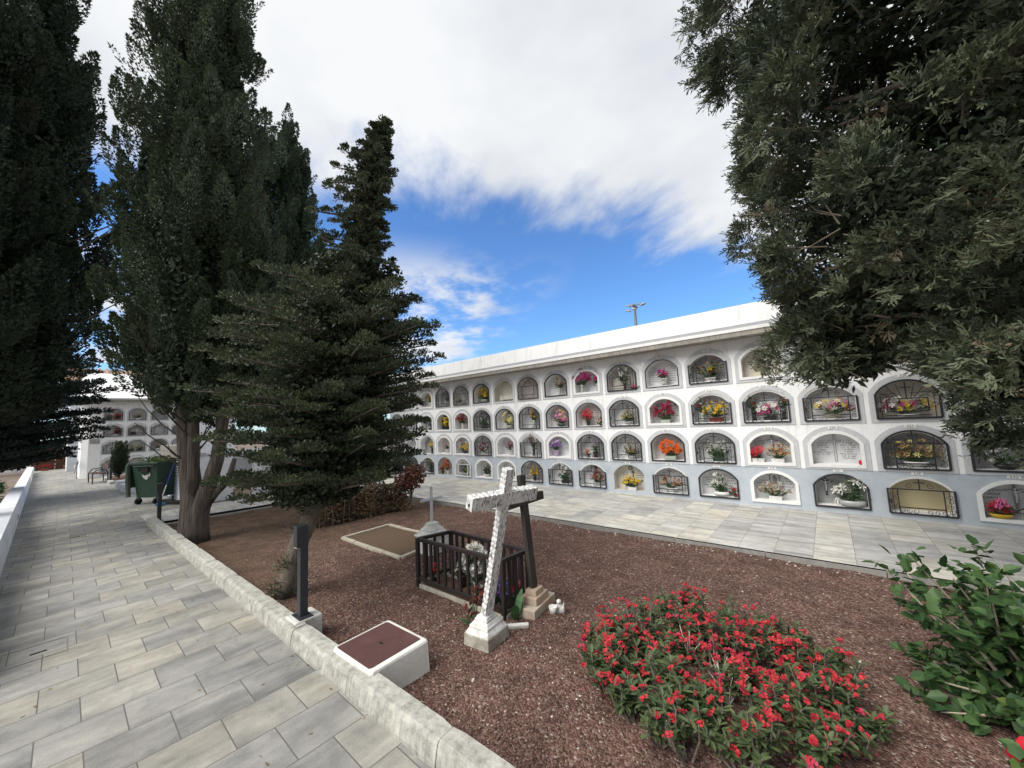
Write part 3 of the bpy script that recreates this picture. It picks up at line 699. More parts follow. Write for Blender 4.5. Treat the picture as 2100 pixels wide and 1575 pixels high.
def bouquet(x, y, z, heads, w, h, pot=None, potc='pot_white', name='flower_bouquet', label=None, cat='flowers', group='flowers in the burial niches', seed=0, dep=.06, green=1.0, rot=None, ps=1.0, leafm='leafgreen', droop=0):
    """heads: list of (kind, colour, count, size factor, xbias); built in local space facing -y"""
    r = random.Random(seed); root = empty(name, (x, y, z), 0 if rot is None else rot, label, cat, group)
    z0 = 0; w *= 1.08; h *= 1.10; heads = [(k, c_, max(1, int(n * 1.7)), sf * 1.16, xb) for k, c_, n, sf, xb in heads]
    if pot:
        pb = MB(); z0 = pot_geo(pb, pot, 0, 0, 0, ps); pb.build('pot', M[potc], root, smooth=(pot != 'box'))
    mats = []; fb = MB(); lb = MB(); pts = []
    for (kind, colr, n, sf, xb) in heads:
        if M[colr] not in mats: mats.append(M[colr])
        mi = mats.index(M[colr])
        for i in range(n):
            for _ in range(12):
                u, v, q = r.uniform(-1, 1), r.uniform(0, 1), r.uniform(-1, 1)
                if u * u + (v * 1.0) ** 2 + q * q * .8 < 1.02: break
            p = Vector(((u * .5 * w + xb * w * .5) if xb else u * .5 * w, -.012 + q * dep - (.03 * v), z0 + h * (.24 + .72 * v) if not droop else z0 + h * (.2 + .7 * v)))
            d = Vector((u * .7 + r.uniform(-.3, .3), -.75 + .4 * q + r.uniform(-.25, .1), .15 + v * .75))
            flower_head(fb, p, d, kind, HEADK[kind][0] * sf * r.uniform(.82, 1.12), mi, r); pts.append(p)
    gi = len(mats)
    for p in pts:
        if r.random() < .8: lb.tube([(p.x * .15, p.y * .3, z0 * .9), (p.x * .6, p.y * .7, z0 + (p.z - z0) * .55), tuple(p)], .0028, 4, cap=False)
    P = []; D = []
    nl = int((16 + len(pts) * 1.5) * green)
    for i in range(nl):
        p = r.choice(pts); q = r.uniform(.15, 1.0)
        P.append((p.x * q + r.uniform(-.02, .02), p.y * q + r.uniform(-.01, .03), z0 + (p.z - z0) * q * r.uniform(.5, 1.0))); D.append((r.uniform(-1, 1) + p.x * 6, r.uniform(-.7, .4), r.uniform(-.3, .9)))
    V, F = leaf4(np.array(P), unit(np.array(D)), rng.uniform(.05, .11, nl), rng.uniform(.016, .032, nl))
    lb.add(V.tolist(), F.tolist()); fb.add(lb.v, lb.f, gi); fb.build('flowers', mats + [M[leafm]], root)
    return root

ORD = ['first', 'second', 'third', 'fourth', 'fifth', 'sixth', 'seventh', 'eighth', 'ninth', 'tenth', 'eleventh', 'twelfth', 'thirteenth', 'fourteenth', 'fifteenth']
RW = {1: 'top', 2: 'second', 3: 'third', 4: 'bottom'}
root = empty('burial_niche_building', (0, 0, 0), 0, 'long white burial niche wall with four rows of arched niches and blue grey base', 'burial niches')
blk = Block(root, .84, .3935, .3285, MAIN_ROWS, .657)
C0, C1 = -3, 14
bw_, bp_ = MB(), MB()
for c in range(C0, C1 + 1): face_rows(bw_, bp_, blk, c)
xl, xr = (C0 - .5) * .84, (C1 + .5) * .84
for b_, za, zb_ in ((bp_, -.05, .657), (bw_, .657, 2.95)):
    b_.add([(xl, 0, za), (xl, 0, zb_), (xl, 2.5, zb_), (xl, 2.5, za)], [(0, 1, 2, 3)]); b_.add([(xr, 0, za), (xr, 0, zb_), (xr, 2.5, zb_), (xr, 2.5, za)], [(3, 2, 1, 0)])
    b_.add([(xl, 2.5, za), (xl, 2.5, zb_), (xr, 2.5, zb_), (xr, 2.5, za)], [(0, 1, 2, 3)])
bw_.build('wall', M['white'], root); bp_.build('plinth', M['bluegrey'], root)
cx, cl = (xl + xr) / 2, xr - xl + .2
b = MB(); b.box((cx, .80, 2.9325), (cl, 2.2, .085), 0)
for i in range(int(cl / 2.2)): b.box((xl + 1.1 + 2.2 * i, -.3012, 2.9325), (.006, .004, .083), 1)
b.build('cornice_slab', [M['concrete'], M['soffit']], root, bevel=.004)
b = MB(); b.box((cx, .80, 3.002), (cl + .02, 2.226, .054)); b.build('cornice_fillet', M['white2'], root, bevel=.004)
b = MB(); b.box((cx, .83, 3.062), (cl - .02, 2.20, .068)); b.build('cornice_band', M['band'], root)
b = MB(); b.add([(xl - .1, -.262, 3.096), (xr + .1, -.262, 3.096), (xr + .1, -.235, 3.44), (xl - .1, -.235, 3.44), (xl - .1, 1.9, 3.096), (xr + .1, 1.9, 3.096), (xr + .1, 1.9, 3.44), (xl - .1, 1.9, 3.44)],
       [(0, 1, 2, 3), (3, 2, 6, 7), (1, 5, 6, 2), (4, 0, 3, 7), (5, 4, 7, 6), (0, 4, 5, 1)]); b.build('parapet', M['white'], root)
b = MB(); b.box((cx, 2.1, 3.24), (cl, .4, .3)); b.build('roof_edge', M['white'], root)

NI = {}
def ni(c, r, st, back, ins=None, extra=None, cream=False, gmat=None, num=None): NI[(c, r)] = dict(st=st, back=back, ins=ins, extra=extra, cream=cream, gmat=gmat, num=num)
# top row
ni(-2, 1, 'open', 'marble', 4); ni(-1, 1, 'open', 'greymar', 3); ni(0, 1, 'arc', 'greymar'); ni(1, 1, 'ornate', 'marble', gmat='brown_iron'); ni(2, 1, 'dark', 'greenmar', 3); ni(3, 1, 'openthin', 'cream', None, 'arched', True); ni(4, 1, 'ornate', 'pinkback', gmat='brown_iron')
ni(5, 1, 'dark', 'marble', 5); ni(6, 1, 'open', 'marble', 6); ni(7, 1, 'sun', 'cream', 3); ni(8, 1, 'darkthin', 'marble', 7); ni(9, 1, 'rect', 'greymar', 4); ni(10, 1, 'open', 'cream', [('D. E. P.', .16, .30, .03), ('† 3 . 7 . 1978', .16, .25, .024), ('† 9 . 1 . 1990', .16, .21, .024)], 'cross'); ni(11, 1, 'open', 'marble', 5); ni(12, 1, 'open', 'cream', 3); ni(13, 1, 'open', 'marble', 4); ni(14, 1, 'open', 'marble', 4)
# second row
ni(-2, 2, 'arc', 'marble'); ni(-1, 2, 'open', 'greymar', 3); ni(0, 2, 'open', 'black'); ni(1, 2, 'open', 'pinkback', 5); ni(2, 2, 'arc', 'greymar'); ni(3, 2, 'dark', 'marble', 3, 'crucifix'); ni(4, 2, 'arc', 'marble', None, 'photo'); ni(5, 2, 'dark', 'pinkback', 6); ni(6, 2, 'darkthin', 'pinkback', 6)
ni(7, 2, 'arc', 'marble', 3); ni(8, 2, 'open', 'marble', 6, 'discs'); ni(9, 2, 'rect', 'marble', 3); ni(10, 2, 'rect', 'marble', 3); ni(11, 2, 'rect', 'marble', 6); ni(12, 2, 'sun', 'cream', 4); ni(13, 2, 'open', 'marble', 5); ni(14, 2, 'open', 'marble', 5)
# third row
ni(-2, 3, 'open', 'marble', 3); ni(-1, 3, 'openthin', 'greymar'); ni(0, 3, 'open', 'pinkback', 2); ni(1, 3, 'open', 'marble', 2); ni(2, 3, 'arc', 'marble'); ni(3, 3, 'open', 'marble', 4); ni(4, 3, 'rect', 'marble'); ni(5, 3, 'open', 'marble', 6); ni(6, 3, 'arc', 'marble', 4); ni(7, 3, 'arc', 'marble'); ni(8, 3, 'dark', 'pinkback', 6); ni(9, 3, 'arc', 'marble', 5)
ni(10, 3, 'open', 'marble', [('D.E.P.', -.17, .42, .034), ('D. MANUEL', -.17, .385, .03), ('HERNÁNDEZ', -.17, .35, .03), ('GONZÁLEZ', -.17, .315, .03), ('† 18 . 9 . 1976', -.17, .28, .026), ('D.E.P.', .17, .42, .034), ('Dª MARÍA DEL', .17, .385, .03), ('PÉREZ', .17, .35, .03), ('GONZÁLEZ', .17, .315, .03), ('† 12 . 1 . 1998', .17, .28, .026), ('† 3 . 8 . 2003', .17, .24, .026)], 'crucifix')
ni(11, 3, 'open', 'marble', [('D. E. P.', -.15, .385, .028), ('Juan Pérez', -.155, .35, .032), ('Quintero', -.15, .315, .032), ('† 5 . 2 . 1982', -.15, .28, .028), ('Ángela', -.15, .24, .032), ('Hernández Gutiérrez', -.155, .205, .028), ('† 21 . 10 . 1990', -.15, .17, .028), ('D. E. P.', .15, .385, .028), ('Domingo', .155, .35, .032), ('García Martín', .155, .315, .032), ('† 16 . 12 . 1999', .155, .28, .028), ('A los 78 años', .155, .25, .026), ('C. Emilia', .155, .215, .030), ('Pérez Guerrero', .155, .18, .030), ('† 25 . 8 . 2002', .155, .145, .028), ('A los 87 años', .155, .115, .026)], 'cross')
ni(12, 3, 'arc', 'greymar', 8); ni(13, 3, 'dark', 'greymar', 3); ni(14, 3, 'open', 'marble', 3)
# bottom row
ni(-2, 4, 'arc', 'greymar'); ni(-1, 4, 'rect', 'greymar'); ni(0, 4, 'darkopen', 'pinkback', None, None, True); ni(1, 4, 'white', 'greymar', gmat='white2'); ni(2, 4, 'open', 'marble', 2); ni(3, 4, 'open', 'marble', 4); ni(4, 4, 'arc', 'pinkback'); ni(5, 4, 'rect', 'marble'); ni(6, 4, 'rect', 'marble', 4); ni(7, 4, 'openthin', 'cream', 6, 'medal', True)
ni(8, 4, 'rect', 'marble', 7); ni(9, 4, 'dark', 'marble', 7); ni(10, 4, 'open', 'marble', 7, 'relief'); ni(11, 4, 'dark', 'greymar', [('D. E. P.', .09, .44, .06)], 'crucifix_left'); ni(12, 4, 'rectgate', 'gold')
ni(13, 4, 'open', 'marble', [('D.E.P.', -.19, .40, .04), ('D. ELICIO', -.17, .355, .046), ('YUMAR', -.17, .305, .046), ('GARCÍA', -.17, .255, .044), ('D.E.P.', .20, .40, .04), ('Dª EUSEBIA', .19, .355, .046), ('RAMOS', .19, .305, .046), ('SANTOS', .19, .255, .044), ('TU FAMILIA', .03, .075, .044)], 'crucifix'); ni(14, 4, 'open', 'marble', 4)
for (c, r), d in NI.items():
    num = 513 + 4 * (c - 10) + (r - 1) + (1 if c == 11 else 0) + (4 if c >= 12 else 0)
    st = d['st']
    if st == 'darkopen': st = 'openthin'
    if st == 'rectgate': st = 'rect'
    niche(blk, c, r, st, d['back'], str(num), d['ins'], d['extra'], d['cream'], d['gmat'], seed=c * 5 + r + 40)

def fl(c, r, u, w, h, heads, pot, potc, label, y=.055, z=None, **kw):
    if (c, r) in NI:
        st = NI[(c, r)]['st']; ib = MAIN_ROWS[r][2]
        sill = ib + (.0415 if st == 'open' else .033 if st in ('dark', 'darkthin') else .035 if st in ('rect', 'arc', 'rectgate') else .001)
    bouquet(c * .84 + u * .3, y, sill if z is None else z, heads, w, h, pot, potc, label=label, seed=c * 13 + r * 7 + int(u * 10) + 3, **kw)
mm = lambda col, n, s=1.0, xb=0: ('mum', col, n, s, xb)
def hd(kind, col, n, s=1.0, xb=0): return (kind, col, n, s, xb)
# top row
fl(-1, 1, .55, .22, .30, [hd('mum', 'p_yellow', 12)], 'tall', 'pot_white', 'yellow flowers in the top niche half hidden behind the conifer')
fl(0, 1, .45, .14, .20, [hd('small', 'p_beige', 8, 1.3)], 'tall', 'pot_white', 'small white pot with wilted plant behind the first top grille')
fl(1, 1, -.4, .15, .16, [hd('rose', 'p_beige', 5), hd('rose', 'p_white', 2)], 'box', 'pot_white', 'pale cream flowers behind the brown lattice of the second top niche')
fl(2, 1, .2, .46, .34, [hd('mum', 'p_yellow', 30, 1.1)], 'bowl', 'pot_glass', 'large spray of yellow flowers in the dark framed third top niche')
fl(5, 1, .25, .32, .26, [hd('dried', 'p_brown', 10, 1.3), hd('dried', 'p_gold', 8, 1.3), hd('rose', 'p_crimson', 4)], 'vase', 'pot_glass', 'brown and gold dried bouquet in a glass vase in the top row', ps=1.0)
fl(6, 1, -.42, .44, .38, [hd('poin', 'p_magenta', 22, 1.1)], 'vase', 'pot_glass', 'big crimson magenta bouquet leaning out of its top row niche', y=.02)
fl(6, 1, .85, .16, .30, [hd('poin', 'p_magenta', 7)], 'vase', 'pot_glass', 'smaller magenta bouquet at the right side of the crimson bouquet niche', y=.05)
fl(7, 1, .15, .30, .36, [hd('lily', 'p_white', 8)], 'vase', 'pot_dark', 'white lilies with dark leaves behind the sunburst grille of the top row', green=1.8)
fl(7, 1, .85, .10, .12, [hd('poin', 'p_magenta', 4, .8)], None, None, 'tiny magenta flower tucked in the lower corner of the sunburst grille', y=.0)
fl(8, 1, .08, .22, .22, [hd('poin', 'p_magenta', 14, .8)], 'tall', 'pot_white', 'magenta flowers in a white tapered pot in the top row', ps=1.05)
fl(9, 1, .1, .42, .36, [hd('rose', 'p_yellow', 12), hd('rose', 'p_rust', 10), hd('rose', 'p_green', 6)], 'box', 'pot_white', 'yellow and rust flowers behind the black top row grille near the cypress')
o = empty('stem_pot', (10 * .84 - .02, .10, 2.201), 0, 'pale pot of bare brown cut stems in the top row beside the cypress', 'pot', 'flowers in the burial niches')
b = MB(); b.box((0, 0, .04), (.20, .09, .08), taper=1.08); b.build('pot', M['pot_cream'], o)
b = MB()
for i in range(13):
    u = rnd.uniform(-.08, .08); e_ = (u * 2.1 + rnd.uniform(-.02, .02), rnd.uniform(-.04, .03), rnd.uniform(.15, .23)); b.tube([(u, 0, .06), e_], .006, 5); b.lathe(e_, [(.004, -.004), (.012, .002), (.009, .018)], 6)
b.build('stems', M['p_brown'], o)
fl(12, 1, -.45, .26, .24, [hd('mum', 'p_yellow', 14, .9), hd('small', 'p_violet', 6)], 'tall', 'pot_cream', 'yellow flowers in a cream pot in the top row seen through the cypress')
# second row
fl(-1, 2, .6, .22, .26, [hd('rose', 'p_violet', 7), hd('rose', 'p_lilac', 4)], 'box', 'pot_dark', 'purple flowers in the second row half hidden by the conifer')
fl(0, 2, .15, .46, .30, [hd('lily', 'p_yellow', 11), hd('rose', 'p_gold', 6), hd('rose', 'p_white', 3)], 'box', 'pot_dark', 'yellow flowers against the black back of a second row niche')
fl(1, 2, -.1, .42, .30, [hd('rose', 'p_red', 16, 1.2, -.25), hd('rose', 'p_peach', 6, 1, .6), hd('rose', 'p_white', 3, 1, .7)], 'vase', 'pot_white', 'red roses beside cream flowers in a pinkish second row niche')
fl(2, 2, .1, .34, .32, [hd('lily', 'p_white', 8, .9)], 'box', 'pot_dark', 'white flowers over dark leaves behind a second row grille', green=2.4)
fl(3, 2, .3, .36, .34, [hd('lily', 'p_pale', 11, 1.1)], 'bowl', 'pot_cream', 'pale yellow lilies in the dark framed second row niche')
fl(4, 2, .35, .20, .30, [hd('mum', 'p_yellow', 9, 1.2), hd('small', 'p_orange', 5)], 'vase', 'pot_glass', 'yellow bouquet beside the oval photograph behind an ornate grille')
fl(5, 2, .2, .42, .32, [hd('daisy', 'p_pink', 13, 1.1), hd('daisy', 'p_yellow', 4), hd('rose', 'p_crimson', 4, 1)], 'bowl', 'pot_green', 'bright pink and yellow bouquet in a second row niche')
fl(6, 2, -.15, .27, .28, [hd('poin', 'p_red', 13, 1.1)], 'tall', 'pot_dark', 'red poinsettia in a dark pot in the pinkish second row niche', ps=.8)
fl(6, 2, .82, .16, .26, [hd('dried', 'p_peach', 7, 1.2), hd('dried', 'p_gold', 5)], None, None, 'small beige bouquet to the right of the red poinsettia')
fl(7, 2, .22, .30, .28, [hd('dried', 'p_gold', 14, 1.2), hd('dried', 'p_green', 10), hd('rose', 'p_pale', 4)], 'bowl', 'pot_white', 'olive and straw coloured bouquet behind a second row arched grille')
fl(8, 2, -.02, .44, .36, [hd('lily', 'p_crimson', 20, .9), hd('lily', 'p_magenta', 5, .9)], 'box', 'pot_glass', 'large crimson lilies filling an open second row niche')
fl(9, 2, .22, .40, .30, [hd('mum', 'p_yellow', 18, 1.2), hd('rose', 'p_rust', 5)], 'box', 'pot_red', 'yellow chrysanthemums in a terracotta trough behind a second row gate', ps=1.25)
fl(9, 2, -.55, .22, .36, [hd('rose', 'p_white', 6, .8), hd('rose', 'p_crimson', 3)], 'vase', 'pot_glass', 'white flowers left of the terracotta trough in the second row')
fl(10, 2, .15, .40, .26, [hd('daisy', 'p_magenta', 8, 1.3), hd('daisy', 'p_white', 8, 1.3)], 'box', 'pot_dark', 'magenta and white daisies behind a second row grille under the cypress')
fl(10, 2, -.6, .18, .32, [hd('dried', 'p_rust', 7), hd('dried', 'p_green', 5)], 'vase', 'pot_dark', 'rust coloured posy left of the magenta and white daisies')
fl(10, 2, .8, .18, .36, [hd('dried', 'p_orange', 5), hd('dried', 'p_brown', 8)], 'vase', 'pot_dark', 'orange and brown posy right of the magenta and white daisies')
fl(11, 2, .1, .48, .26, [hd('daisy', 'p_magenta', 8, 1.2), hd('daisy', 'p_yellow', 6, 1.2), hd('lily', 'p_white', 5, .8)], 'bowl', 'pot_cream', 'magenta yellow and white bouquet just below the hanging cypress branch')
fl(12, 2, .0, .56, .28, [hd('lily', 'p_white', 9, .9), hd('daisy', 'p_magenta', 5, 1.3), hd('daisy', 'p_yellow', 6, 1.2)], 'bowl', 'pot_white', 'mixed white magenta and yellow bouquet behind a black sunburst gate')
# third row
fl(-1, 3, .6, .18, .26, [hd('lily', 'p_yellow', 4, 1.1)], 'vase', 'pot_dark', 'single yellow lily spray in the third row at the conifer edge')
fl(0, 3, .25, .16, .26, [hd('dried', 'p_peach', 8), hd('dried', 'p_pink', 4)], 'tall', 'pot_white', 'faded pink plant in a white pot in the third row', ps=.9)
fl(1, 3, .1, .44, .32, [hd('mum', 'p_white', 7, 1.3), hd('lily', 'p_yellow', 5, 1.1), hd('rose', 'p_crimson', 4, 1.2, -.7)], 'bowl', 'pot_dark', 'white yellow and crimson bouquet filling a third row niche')
fl(2, 3, -.05, .28, .24, [hd('rose', 'p_crimson', 11, 1.2), hd('rose', 'p_white', 3, 1)], 'box', 'pot_white', 'dark crimson roses in a white box behind a third row grille')
fl(3, 3, .38, .22, .24, [hd('mum', 'p_crimson', 10)], 'tall', 'pot_white', 'crimson flowers in a white pot in an open third row niche', ps=.9)
fl(4, 3, .15, .20, .42, [hd('rose', 'p_rust', 8), hd('lily', 'p_white', 2), hd('rose', 'p_crimson', 3)], 'vase', 'pot_dark', 'rust red and white bouquet hanging behind a third row grille')
fl(5, 3, -.42, .34, .26, [hd('daisy', 'p_violet', 12, 1.1), hd('daisy', 'p_lilac', 7)], 'tall', 'pot_lilac', 'violet flowers in a lilac pot in the third row', ps=1.1)
fl(6, 3, .3, .18, .28, [hd('small', 'p_violet', 8, 1.5), hd('small', 'p_brown', 6, 1.5)], 'tall', 'pot_dark', 'small purple posy in a dark pot behind a third row grille')
fl(6, 3, -.32, .10, .16, [hd('rose', 'p_orange', 4), hd('rose', 'p_gold', 2)], None, None, 'little orange flower left of the purple posy in the third row')
fl(7, 3, .3, .30, .30, [hd('dried', 'p_brown', 16, 1.2), hd('dried', 'p_gold', 8)], 'bowl', 'pot_white', 'dried brown bouquet behind a third row arched grille')
fl(8, 3, .1, .42, .30, [hd('lily', 'p_orange', 22, .95)], 'box', 'pot_glass', 'bright orange lilies in a glass trough in the third row', ps=1.2)
fl(9, 3, .12, .36, .34, [hd('rose', 'p_white', 14, .8), hd('small', 'p_pale', 8)], 'box', 'pot_green', 'small white roses in a dark green trough behind a third row grille', green=2.2, ps=1.0)
fl(10, 3, -.62, .26, .20, [hd('poin', 'p_red', 12, 1.0)], 'box', 'pot_white', 'red poinsettia in a white trough beside a dried bouquet', ps=1.0)
fl(10, 3, .30, .36, .26, [hd('dried', 'p_gold', 16, 1.4), hd('dried', 'p_rust', 12, 1.2), hd('dried', 'p_peach', 4)], 'box', 'pot_white', 'golden dried bouquet in a white trough beside a red poinsettia', green=.2)
fl(12, 3, .05, .50, .30, [hd('dried', 'p_gold', 20, 1.6), hd('dried', 'p_brown', 18, 1.3), hd('lily', 'p_pale', 3, .8)], 'bowl', 'pot_white', 'large dried gold bouquet in a white bowl behind a black gate', ps=1.15, green=.3)
fl(13, 3, -.1, .26, .22, [hd('rose', 'p_white', 6)], 'bowl', 'pot_dark', 'white flowers in the third row niche almost hidden by the cypress', green=1.5)
o = empty('grave_candle', (11 * .84 + .275, .08, .732), 0, 'short red grave candle on the sill of the cross engraved niche', 'candle', 'candles in the niches')
b = MB(); b.lathe((0, 0, 0), [(.019, 0), (.022, .004), (.022, .05), (.019, .055)], 12); b.build('glass', M['candle'], o, smooth=True); b = MB(); b.lathe((0, 0, .0552), [(.021, 0), (.018, .008), (.006, .011)], 12); b.build('lid', M['candle'], o)
o = empty('grave_candle', (12 * .84 + .20, .06, 2.202), 0, 'tall red grave candle in the top row seen through the cypress', 'candle', 'candles in the niches')
b = MB(); b.lathe((0, 0, 0), [(.034, 0), (.038, .006), (.038, .10), (.032, .115)], 14); b.build('glass', M['candle'], o, smooth=True); b = MB(); b.lathe((0, 0, .1152), [(.035, 0), (.03, .014), (.01, .018)], 12); b.build('lid', M['candle'], o)
# bottom row
fl(-1, 4, .3, .34, .38, [hd('rose', 'p_pale', 5, .8), hd('small', 'p_green', 10)], 'box', 'pot_dark', 'green plant behind the bottom row grille at the conifer edge', green=2.5)
fl(0, 4, -.55, .20, .22, [hd('mum', 'p_crimson', 7)], 'tall', 'pot_dark', 'dark crimson flowers left of an orange bouquet in the bottom row', ps=.7)
fl(0, 4, .25, .36, .32, [hd('rose', 'p_orange', 14, 1.3), hd('rose', 'p_rust', 6), hd('rose', 'p_gold', 5)], 'vase', 'pot_white', 'orange and red bouquet in a white vase in the bottom row', ps=.8)
fl(1, 4, .2, .26, .30, [hd('small', 'p_yellow', 8), hd('small', 'p_green', 12, 1.5)], 'box', 'pot_dark', 'green plant behind the ornate white gate of the bottom row', green=2.5)
fl(2, 4, .2, .34, .30, [hd('small', 'p_pink', 9, 1.3), hd('small', 'p_green', 12)], 'bowl', 'pot_white', 'leafy green plant with small pink blooms in a bottom row niche', green=3.0)
fl(3, 4, .7, .18, .28, [hd('rose', 'p_white', 6)], 'bowl', 'pot_white', 'white flowers in the bottom row behind the top of the white cross', green=2.0)
fl(4, 4, .1, .22, .26, [hd('mum', 'p_yellow', 10, 1.1), hd('rose', 'p_peach', 3)], 'tall', 'pot_dark', 'lemon yellow bouquet behind a bottom row arched grille', ps=.7)
fl(5, 4, .3, .32, .36, [hd('lily', 'p_white', 10, .7), hd('small', 'p_pale', 8)], 'box', 'pot_dark', 'white and green bouquet behind a bottom row gate', green=2.2)
fl(6, 4, .25, .40, .26, [hd('dried', 'p_rust', 22, 1.3), hd('rose', 'p_peach', 4), hd('dried', 'p_crimson', 8)], 'box', 'pot_white', 'rust red bouquet slumped in a bottom row niche', green=.4)
fl(6, 4, .0, .12, .50, [hd('dried', 'p_red', 8, 1.2)], 'vase', 'pot_glass', 'tall drooping red sprig above the rust red bouquet', green=.5, y=.16)
fl(7, 4, .15, .38, .26, [hd('mum', 'p_yellow', 30, 1.0)], 'box', 'pot_white', 'dense ball of bright yellow chrysanthemums in a cream bottom row niche', ps=1.0)
fl(8, 4, .0, .38, .24, [hd('rose', 'p_peach', 16, 1.1), hd('rose', 'p_brown', 5)], 'oval', 'pot_white', 'peach roses in a white oval bowl behind a bottom row gate', green=.8)
fl(9, 4, .1, .34, .36, [hd('small', 'p_white', 14, 1.3), hd('dried', 'p_beige', 8), hd('lily', 'p_white', 2, .7)], 'oval', 'pot_white', 'wispy white dried flowers in a white oval bowl in the bottom row', green=1.2)
fl(9, 4, .82, .14, .16, [hd('rose', 'p_red', 5, .9), hd('rose', 'p_crimson', 3)], None, None, 'small red posy right of the white oval bowl', y=.06)
fl(10, 4, .0, .46, .24, [hd('dried', 'p_beige', 22, 1.2), hd('dried', 'p_brown', 14, 1.0), hd('dried', 'p_peach', 5)], 'box', 'pot_white', 'dry brown and beige bouquet drooping over the sill of a relief carved niche', green=.3, y=.05)
fl(11, 4, .42, .40, .38, [hd('lily', 'p_white', 7, 1.3), hd('small', 'p_green', 10)], 'oval', 'pot_grey', 'white lilies in a wide grey bowl beside a crucifix', green=2.6, ps=1.2, leafm='leafgreen')
o = empty('candle_holder', (11 * .84 - .045, .06, .104), 0, 'small white arched figurine left of the wide grey bowl', 'figurine')
b = MB(); b.box((0, 0, .01), (.075, .04, .02), 0)
for sx in (-1, 1): b.tube([(sx * .03, 0, .02), (sx * .034, 0, .06), (sx * .022, 0, .095), (0, 0, .11)], [.009, .009, .009, .009], 6, 0)
b.build('stand', M['stonewhite'], o); b = MB(); b.lathe((0, -.004, .02), [(.012, 0), (.016, .03), (.010, .05), (.013, .062), (.004, .074)], 8, 0); b.build('figure', M['stonewhite'], o)
fl(13, 4, -.50, .19, .19, [hd('poin', 'p_red', 14, 1.0), hd('poin', 'p_pink', 4, .9)], 'bowl', 'pot_yellow', 'red flowers in a yellow basket in the niche at the right edge', green=2.6, ps=.9, y=.02)
fl(13, 4, .55, .19, .19, [hd('poin', 'p_red', 10, 1.0), hd('poin', 'p_pink', 4, .9)], 'bowl', 'pot_green', 'red flowers in a dark pot cut by the right edge of the photo', green=2.4, ps=.9, y=.02)

# ------------------------------------------------------------------ graves in the bed
def stepped(b, c, tiers, rz, mi=0):
    z = c[2]
    for (w, d, h, tp) in tiers:
        b.box((c[0], c[1], z + h / 2), (w, d, h), mi, rz=rz, taper=tp); z += h - .0005
    return z
def beam(b, a, d, side, L, w, t, mi=0, notch=0, seed=1, seg=None):
    """weathered beam from a along d; side = width direction; edges chipped by notch"""
    r = random.Random(seed); a = Vector(a); d = Vector(d).normalized(); sx = Vector(side); sx = (sx - d * sx.dot(d)).normalized(); sy = d.cross(sx)
    n = seg or max(2, int(L / .0085)); vs = []
    for i in range(n + 1):
        p = a + d * (L * i / n)
        for (p1, p2) in ((-1, -1), (1, -1), (1, 1), (-1, 1)):
            e = notch * (r.uniform(.7, 1.3) if (i * 7 + i // 5) % 4 == 0 else r.uniform(0, .3)) if p1 < 0 else r.uniform(0, notch * .18)
            vs.append(p + sx * p1 * (w / 2 - e) + sy * p2 * (t / 2 - e * .08))
    fs = [(i * 4 + k, i * 4 + (k + 1) % 4, (i + 1) * 4 + (k + 1) % 4, (i + 1) * 4 + k) for i in range(n) for k in range(4)]
    fs += [(3, 2, 1, 0), (n * 4, n * 4 + 1, n * 4 + 2, n * 4 + 3)]; b.add(vs, fs, mi)

# flaking white paint on old wood
mw, tw, bw2, ow = nt('flaking_white_paint'); P = coords(tw)
mpw = N(tw, 'ShaderNodeMapping'); mpw.inputs['Scale'].default_value = (26, 26, 7); tw.links.new(P, mpw.inputs[0])
nw = N(tw, 'ShaderNodeTexNoise', Scale=2.2, Detail=9, Roughness=.72, Distortion=.6); tw.links.new(mpw.outputs[0], nw.inputs['Vector'])
rw = ramp(tw, [(.38, (.06, .055, .05)), (.42, (.28, .27, .26)), (.47, (.50, .50, .49)), (.56, (.66, .66, .65)), (.7, (.76, .76, .75))]); tw.links.new(nw.outputs[0], rw.inputs[0])
tw.links.new(rw.outputs[0], bw2.inputs['Base Color']); bw2.inputs['Roughness'].default_value = .8; bw2.inputs['Specular IOR Level'].default_value = .2
bpw = N(tw, 'ShaderNodeBump', Strength=.9, Distance=.004); tw.links.new(nw.outputs[0], bpw.inputs['Height']); tw.links.new(bpw.outputs[0], bw2.inputs['Normal'])

o = empty('grave_cross', (6.972, -5.467, -.07), 0, 'tall leaning wooden cross with flaking white paint on a stepped pedestal', 'cross')
b = MB(); z = stepped(b, (0, 0, 0), [(.245, .275, .088, .97)], .10, 1); z = stepped(b, (0, 0, z), [(.235, .265, .035, .80), (.185, .21, .025, .95), (.165, .185, .022, .80), (.128, .145, .020, .92), (.112, .125, .014, .9)], .10, 0)
b.build('pedestal', [M['stonewhite'], M['stonebase']], o, bevel=.006)
sh = Vector((.270, -.028, .963)).normalized(); br_ = Vector((.185, .982, -.023)); P0 = Vector((0, 0, z - .03))
b = MB(); beam(b, P0, sh, br_, 1.23, .078, .060, 0, .006, 3); b.build('shaft', mw, o, bevel=.002)
cc = P0 + sh * 1.0 + Vector((-.001, 0, 0)); br_ = (br_ - sh * br_.dot(sh)).normalized()
b = MB(); beam(b, cc - br_ * .315, br_, -sh, .63, .104, .078, 0, .005, 5)
b.build('crossbar', mw, o, bevel=.002)
b = MB(); b.lathe((0, 0, 0), [(.010, 0), (.010, .003)], 8); bo = b.build('bolt_hole', M['dark'], o); bo.location = cc - br_ * .3165 + Vector((0, 0, -.012)); bo.rotation_euler = (PI / 2, 0, .15)

